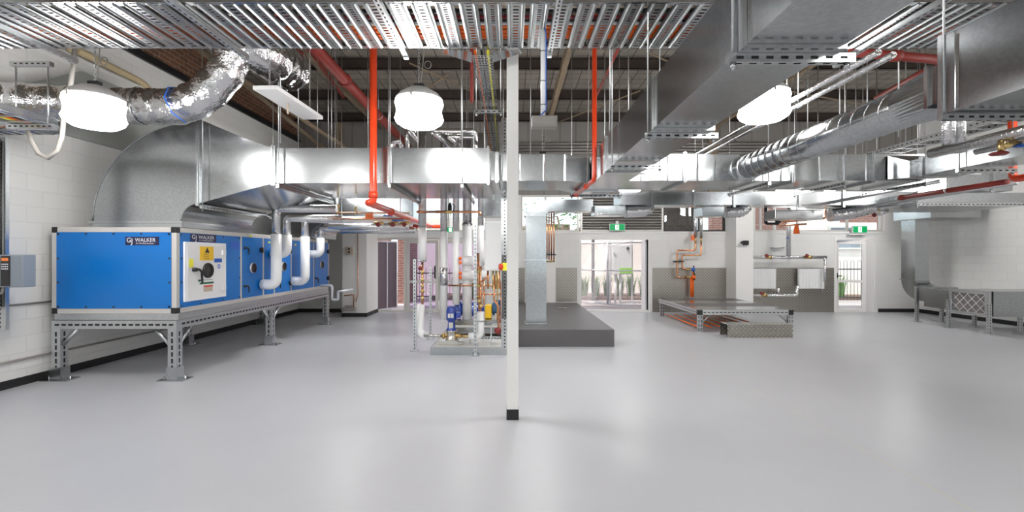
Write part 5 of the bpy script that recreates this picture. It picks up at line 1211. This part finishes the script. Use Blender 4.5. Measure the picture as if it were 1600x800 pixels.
MB().box(X(1212,yr),X(1229,yr),yr+.1,yr+.29,Z(388,yr),Z(386,yr)).build('wall_bracket',M['galv2'],t)
t=thing('hanging_tag','bright orange plastic bell shaped tag hanging on a cord near the high window','tag',P(1244,358,9.4))
ya_=9.4; MB().lathe([(0,Z(351,ya_)),(.03,Z(352,ya_)),(.045,Z(357,ya_)),(.058,Z(365,ya_)),(0,Z(365,ya_))],(X(1244.5,ya_),ya_,0),n=14).build('bell',M['orangep'],t); MB().tube([P(1244.5,352,ya_),(X(1244.5,ya_),ya_,4.8)],.006,6).build('cord',M['cgrey'],t)
t=thing('overhead_copper','dark capped copper pipe with black valve above the radiators','pipework',P(1200,345,9.8))
y=9.8
MB().tube(bend([P(1290,318,y),P(1290,341,y),P(1222,347,y)],.06),.02,10).tube([P(1260,350,y),P(1216,353,y)],.018,10).build('copper_pipe',M['copper'],t)
MB().tube(bend([P(1197,322,y),P(1196,349,y),P(1216,349,y)],.06),.035,12).lathe([(0,-.02),(.06,-.02),(.06,.02),(0,.02)],P(1216,345,y-.05),(0,-1,.5),12).build('black_valve',M['black'],t)
MB().tube([P(1226,345,y),P(1245,310,y)],.006,5).build('wire',M['black'],t)
# foil valves cluster beneath the rear duct on the right
t=thing('valve_cluster','foil lagged valve cluster with brass stems hanging under the rear duct','pipework',P(1330,330,9.5))
y=9.5
MB().tube(bend([P(1258,298,y),P(1258,323,y),P(1400,325,y)],.06),.045,14).build('foil_sleeve',M['foilp'],t)
for px_,py_ in ((1310,332),(1325,328),(1350,331),(1372,333)): 
    MB().tube([P(px_,py_,y-.1),P(px_+14,py_-4,y-.1)],[.06,.05],12,True,0,.06).build('valve_jacket',M['foil'],t)
    MB().tube([P(px_+2,py_-3,y-.15),P(px_+5,py_-9,y-.2)],.018,8).build('valve_stem',M['brass'],t)
for px_ in (1312,1366): MB().lathe([(0,-.012),(.04,-.012),(.04,.012),(0,.012)],P(px_,336,y-.2),(0,-1,-.5),10).build('handwheel',M['maroon'],t)
# strut lines under right ducts
for a,b_,l in ((P(1290,318,8.6),P(1470,283,6.6),'left'),(P(1360,322,8.6),P(1590,285,6.4),'right')):
    MB().tube([a,b_],.03,4).build('strut_rail',M['galv2'],label='grey strut rail sloping through the ducts at right, %s one'%l,cat='rail')
# radiator-left pipes dropping
# ------------------------------------------------------------------ exit signs
def exit_sign(x0_,x1_,z0_,z1_,y,label,br=None):
    t=thing('exit_sign',label,'sign',((x0_+x1_)/2,y,z0_),'running man exit signs')
    MB().box(x0_-.01,x1_+.01,y,y+.05,z0_-.01,z1_+.01).build('housing',M['rad'],t)
    MB().box(x0_,x1_,y-.003,y-.0005,z0_,z1_).build('sign_face',M['green'],t)
    cx_=(x0_+x1_)/2; h=z1_-z0_; k=h/.18
    p=MB(); yy=y-.0045
    def poly(q): p.add([(cx_+a*k,yy,z0_+b*k) for a,b in q],[tuple(range(len(q)))])
    poly([(-.055,.02),(.045,.02),(.045,.16),(-.055,.16)])
    p.build('pictogram_door',M['exwhite'],t)
    p=MB(); yy=y-.006
    poly([(.01+.014*math.cos(a),.138+.014*math.sin(a)) for a in [2*PI*j/10 for j in range(10)]])
    poly([(-.012,.12),(.008,.122),(.012,.08),(-.008,.078)])
    poly([(-.008,.082),(.010,.082),(.035,.062),(.03,.03),(.02,.03),(.022,.056)])
    poly([(-.01,.085),(.002,.075),(-.018,.048),(-.04,.045),(-.04,.054),(-.022,.058)])
    poly([(-.01,.118),(-.035,.105),(-.042,.08),(-.034,.08),(-.028,.098),(-.008,.105)])
    poly([(.006,.118),(.03,.10),(.042,.105),(.042,.113),(.03,.11),(.008,.122)])
    p.build('running_figure',M['green'],t)
    if br: MB().box(*br).build('bracket',M['rad'],t)
y=13.05
exit_sign(X(953,y),X(976,y),Z(360,y),Z(350,y),y,'green running man exit sign over the centre doorway',(X(963,y),X(967,y),y+.05,y+.13,Z(350,y),Z(345,y)))
exit_sign(X(1333,y),X(1355,y),Z(363.5,y),Z(353.5,y),y,'green running man exit sign over the right hand door',(X(1328,y),X(1352,y),y-.0,y+.1,Z(367,y),Z(365,y)))
y=12.0
exit_sign(X(697,y),X(711,y),Z(363,y),Z(355,y),y,'green exit sign half hidden behind the lagged risers',(X(703,y),X(705,y),y+.01,y+.03,Z(354.5,y),3.0))

# ------------------------------------------------------------------ camera, light, world
cam=bpy.data.cameras.new('camera'); co=bpy.data.objects.new('camera',cam); COL.objects.link(co)
cam.sensor_width=36; cam.lens=F/1600*36; cam.clip_start=.05; co.location=(0,0,EYE); co.rotation_euler=(R(90),0,0); scene.camera=co
sun=bpy.data.lights.new('sun','SUN'); sun.energy=5.5; sun.angle=R(.6); sun.color=(1,.93,.86); so=bpy.data.objects.new('sun',sun); COL.objects.link(so)
so.rotation_euler=Vector((.32,.30,-.9)).to_track_quat('-Z','Y').to_euler()
wd=bpy.data.worlds.new('world'); scene.world=wd; wd.use_nodes=True; bg=wd.node_tree.nodes['Background']
sky=wd.node_tree.nodes.new('ShaderNodeTexSky'); sky.sky_type='HOSEK_WILKIE'; sky.turbidity=5; sky.sun_direction=(-.3,-.5,.8)
mx=wd.node_tree.nodes.new('ShaderNodeMix'); mx.data_type='RGBA'; mx.inputs[0].default_value=.75; mx.inputs[7].default_value=(.93,.95,1.0,1)
wd.node_tree.links.new(sky.outputs[0],mx.inputs[6]); wd.node_tree.links.new(mx.outputs[2],bg.inputs[0]); bg.inputs[1].default_value=2.5
scene.view_settings.view_transform='Standard'; scene.view_settings.look='None'; scene.view_settings.gamma=1; scene.view_settings.exposure=0.08
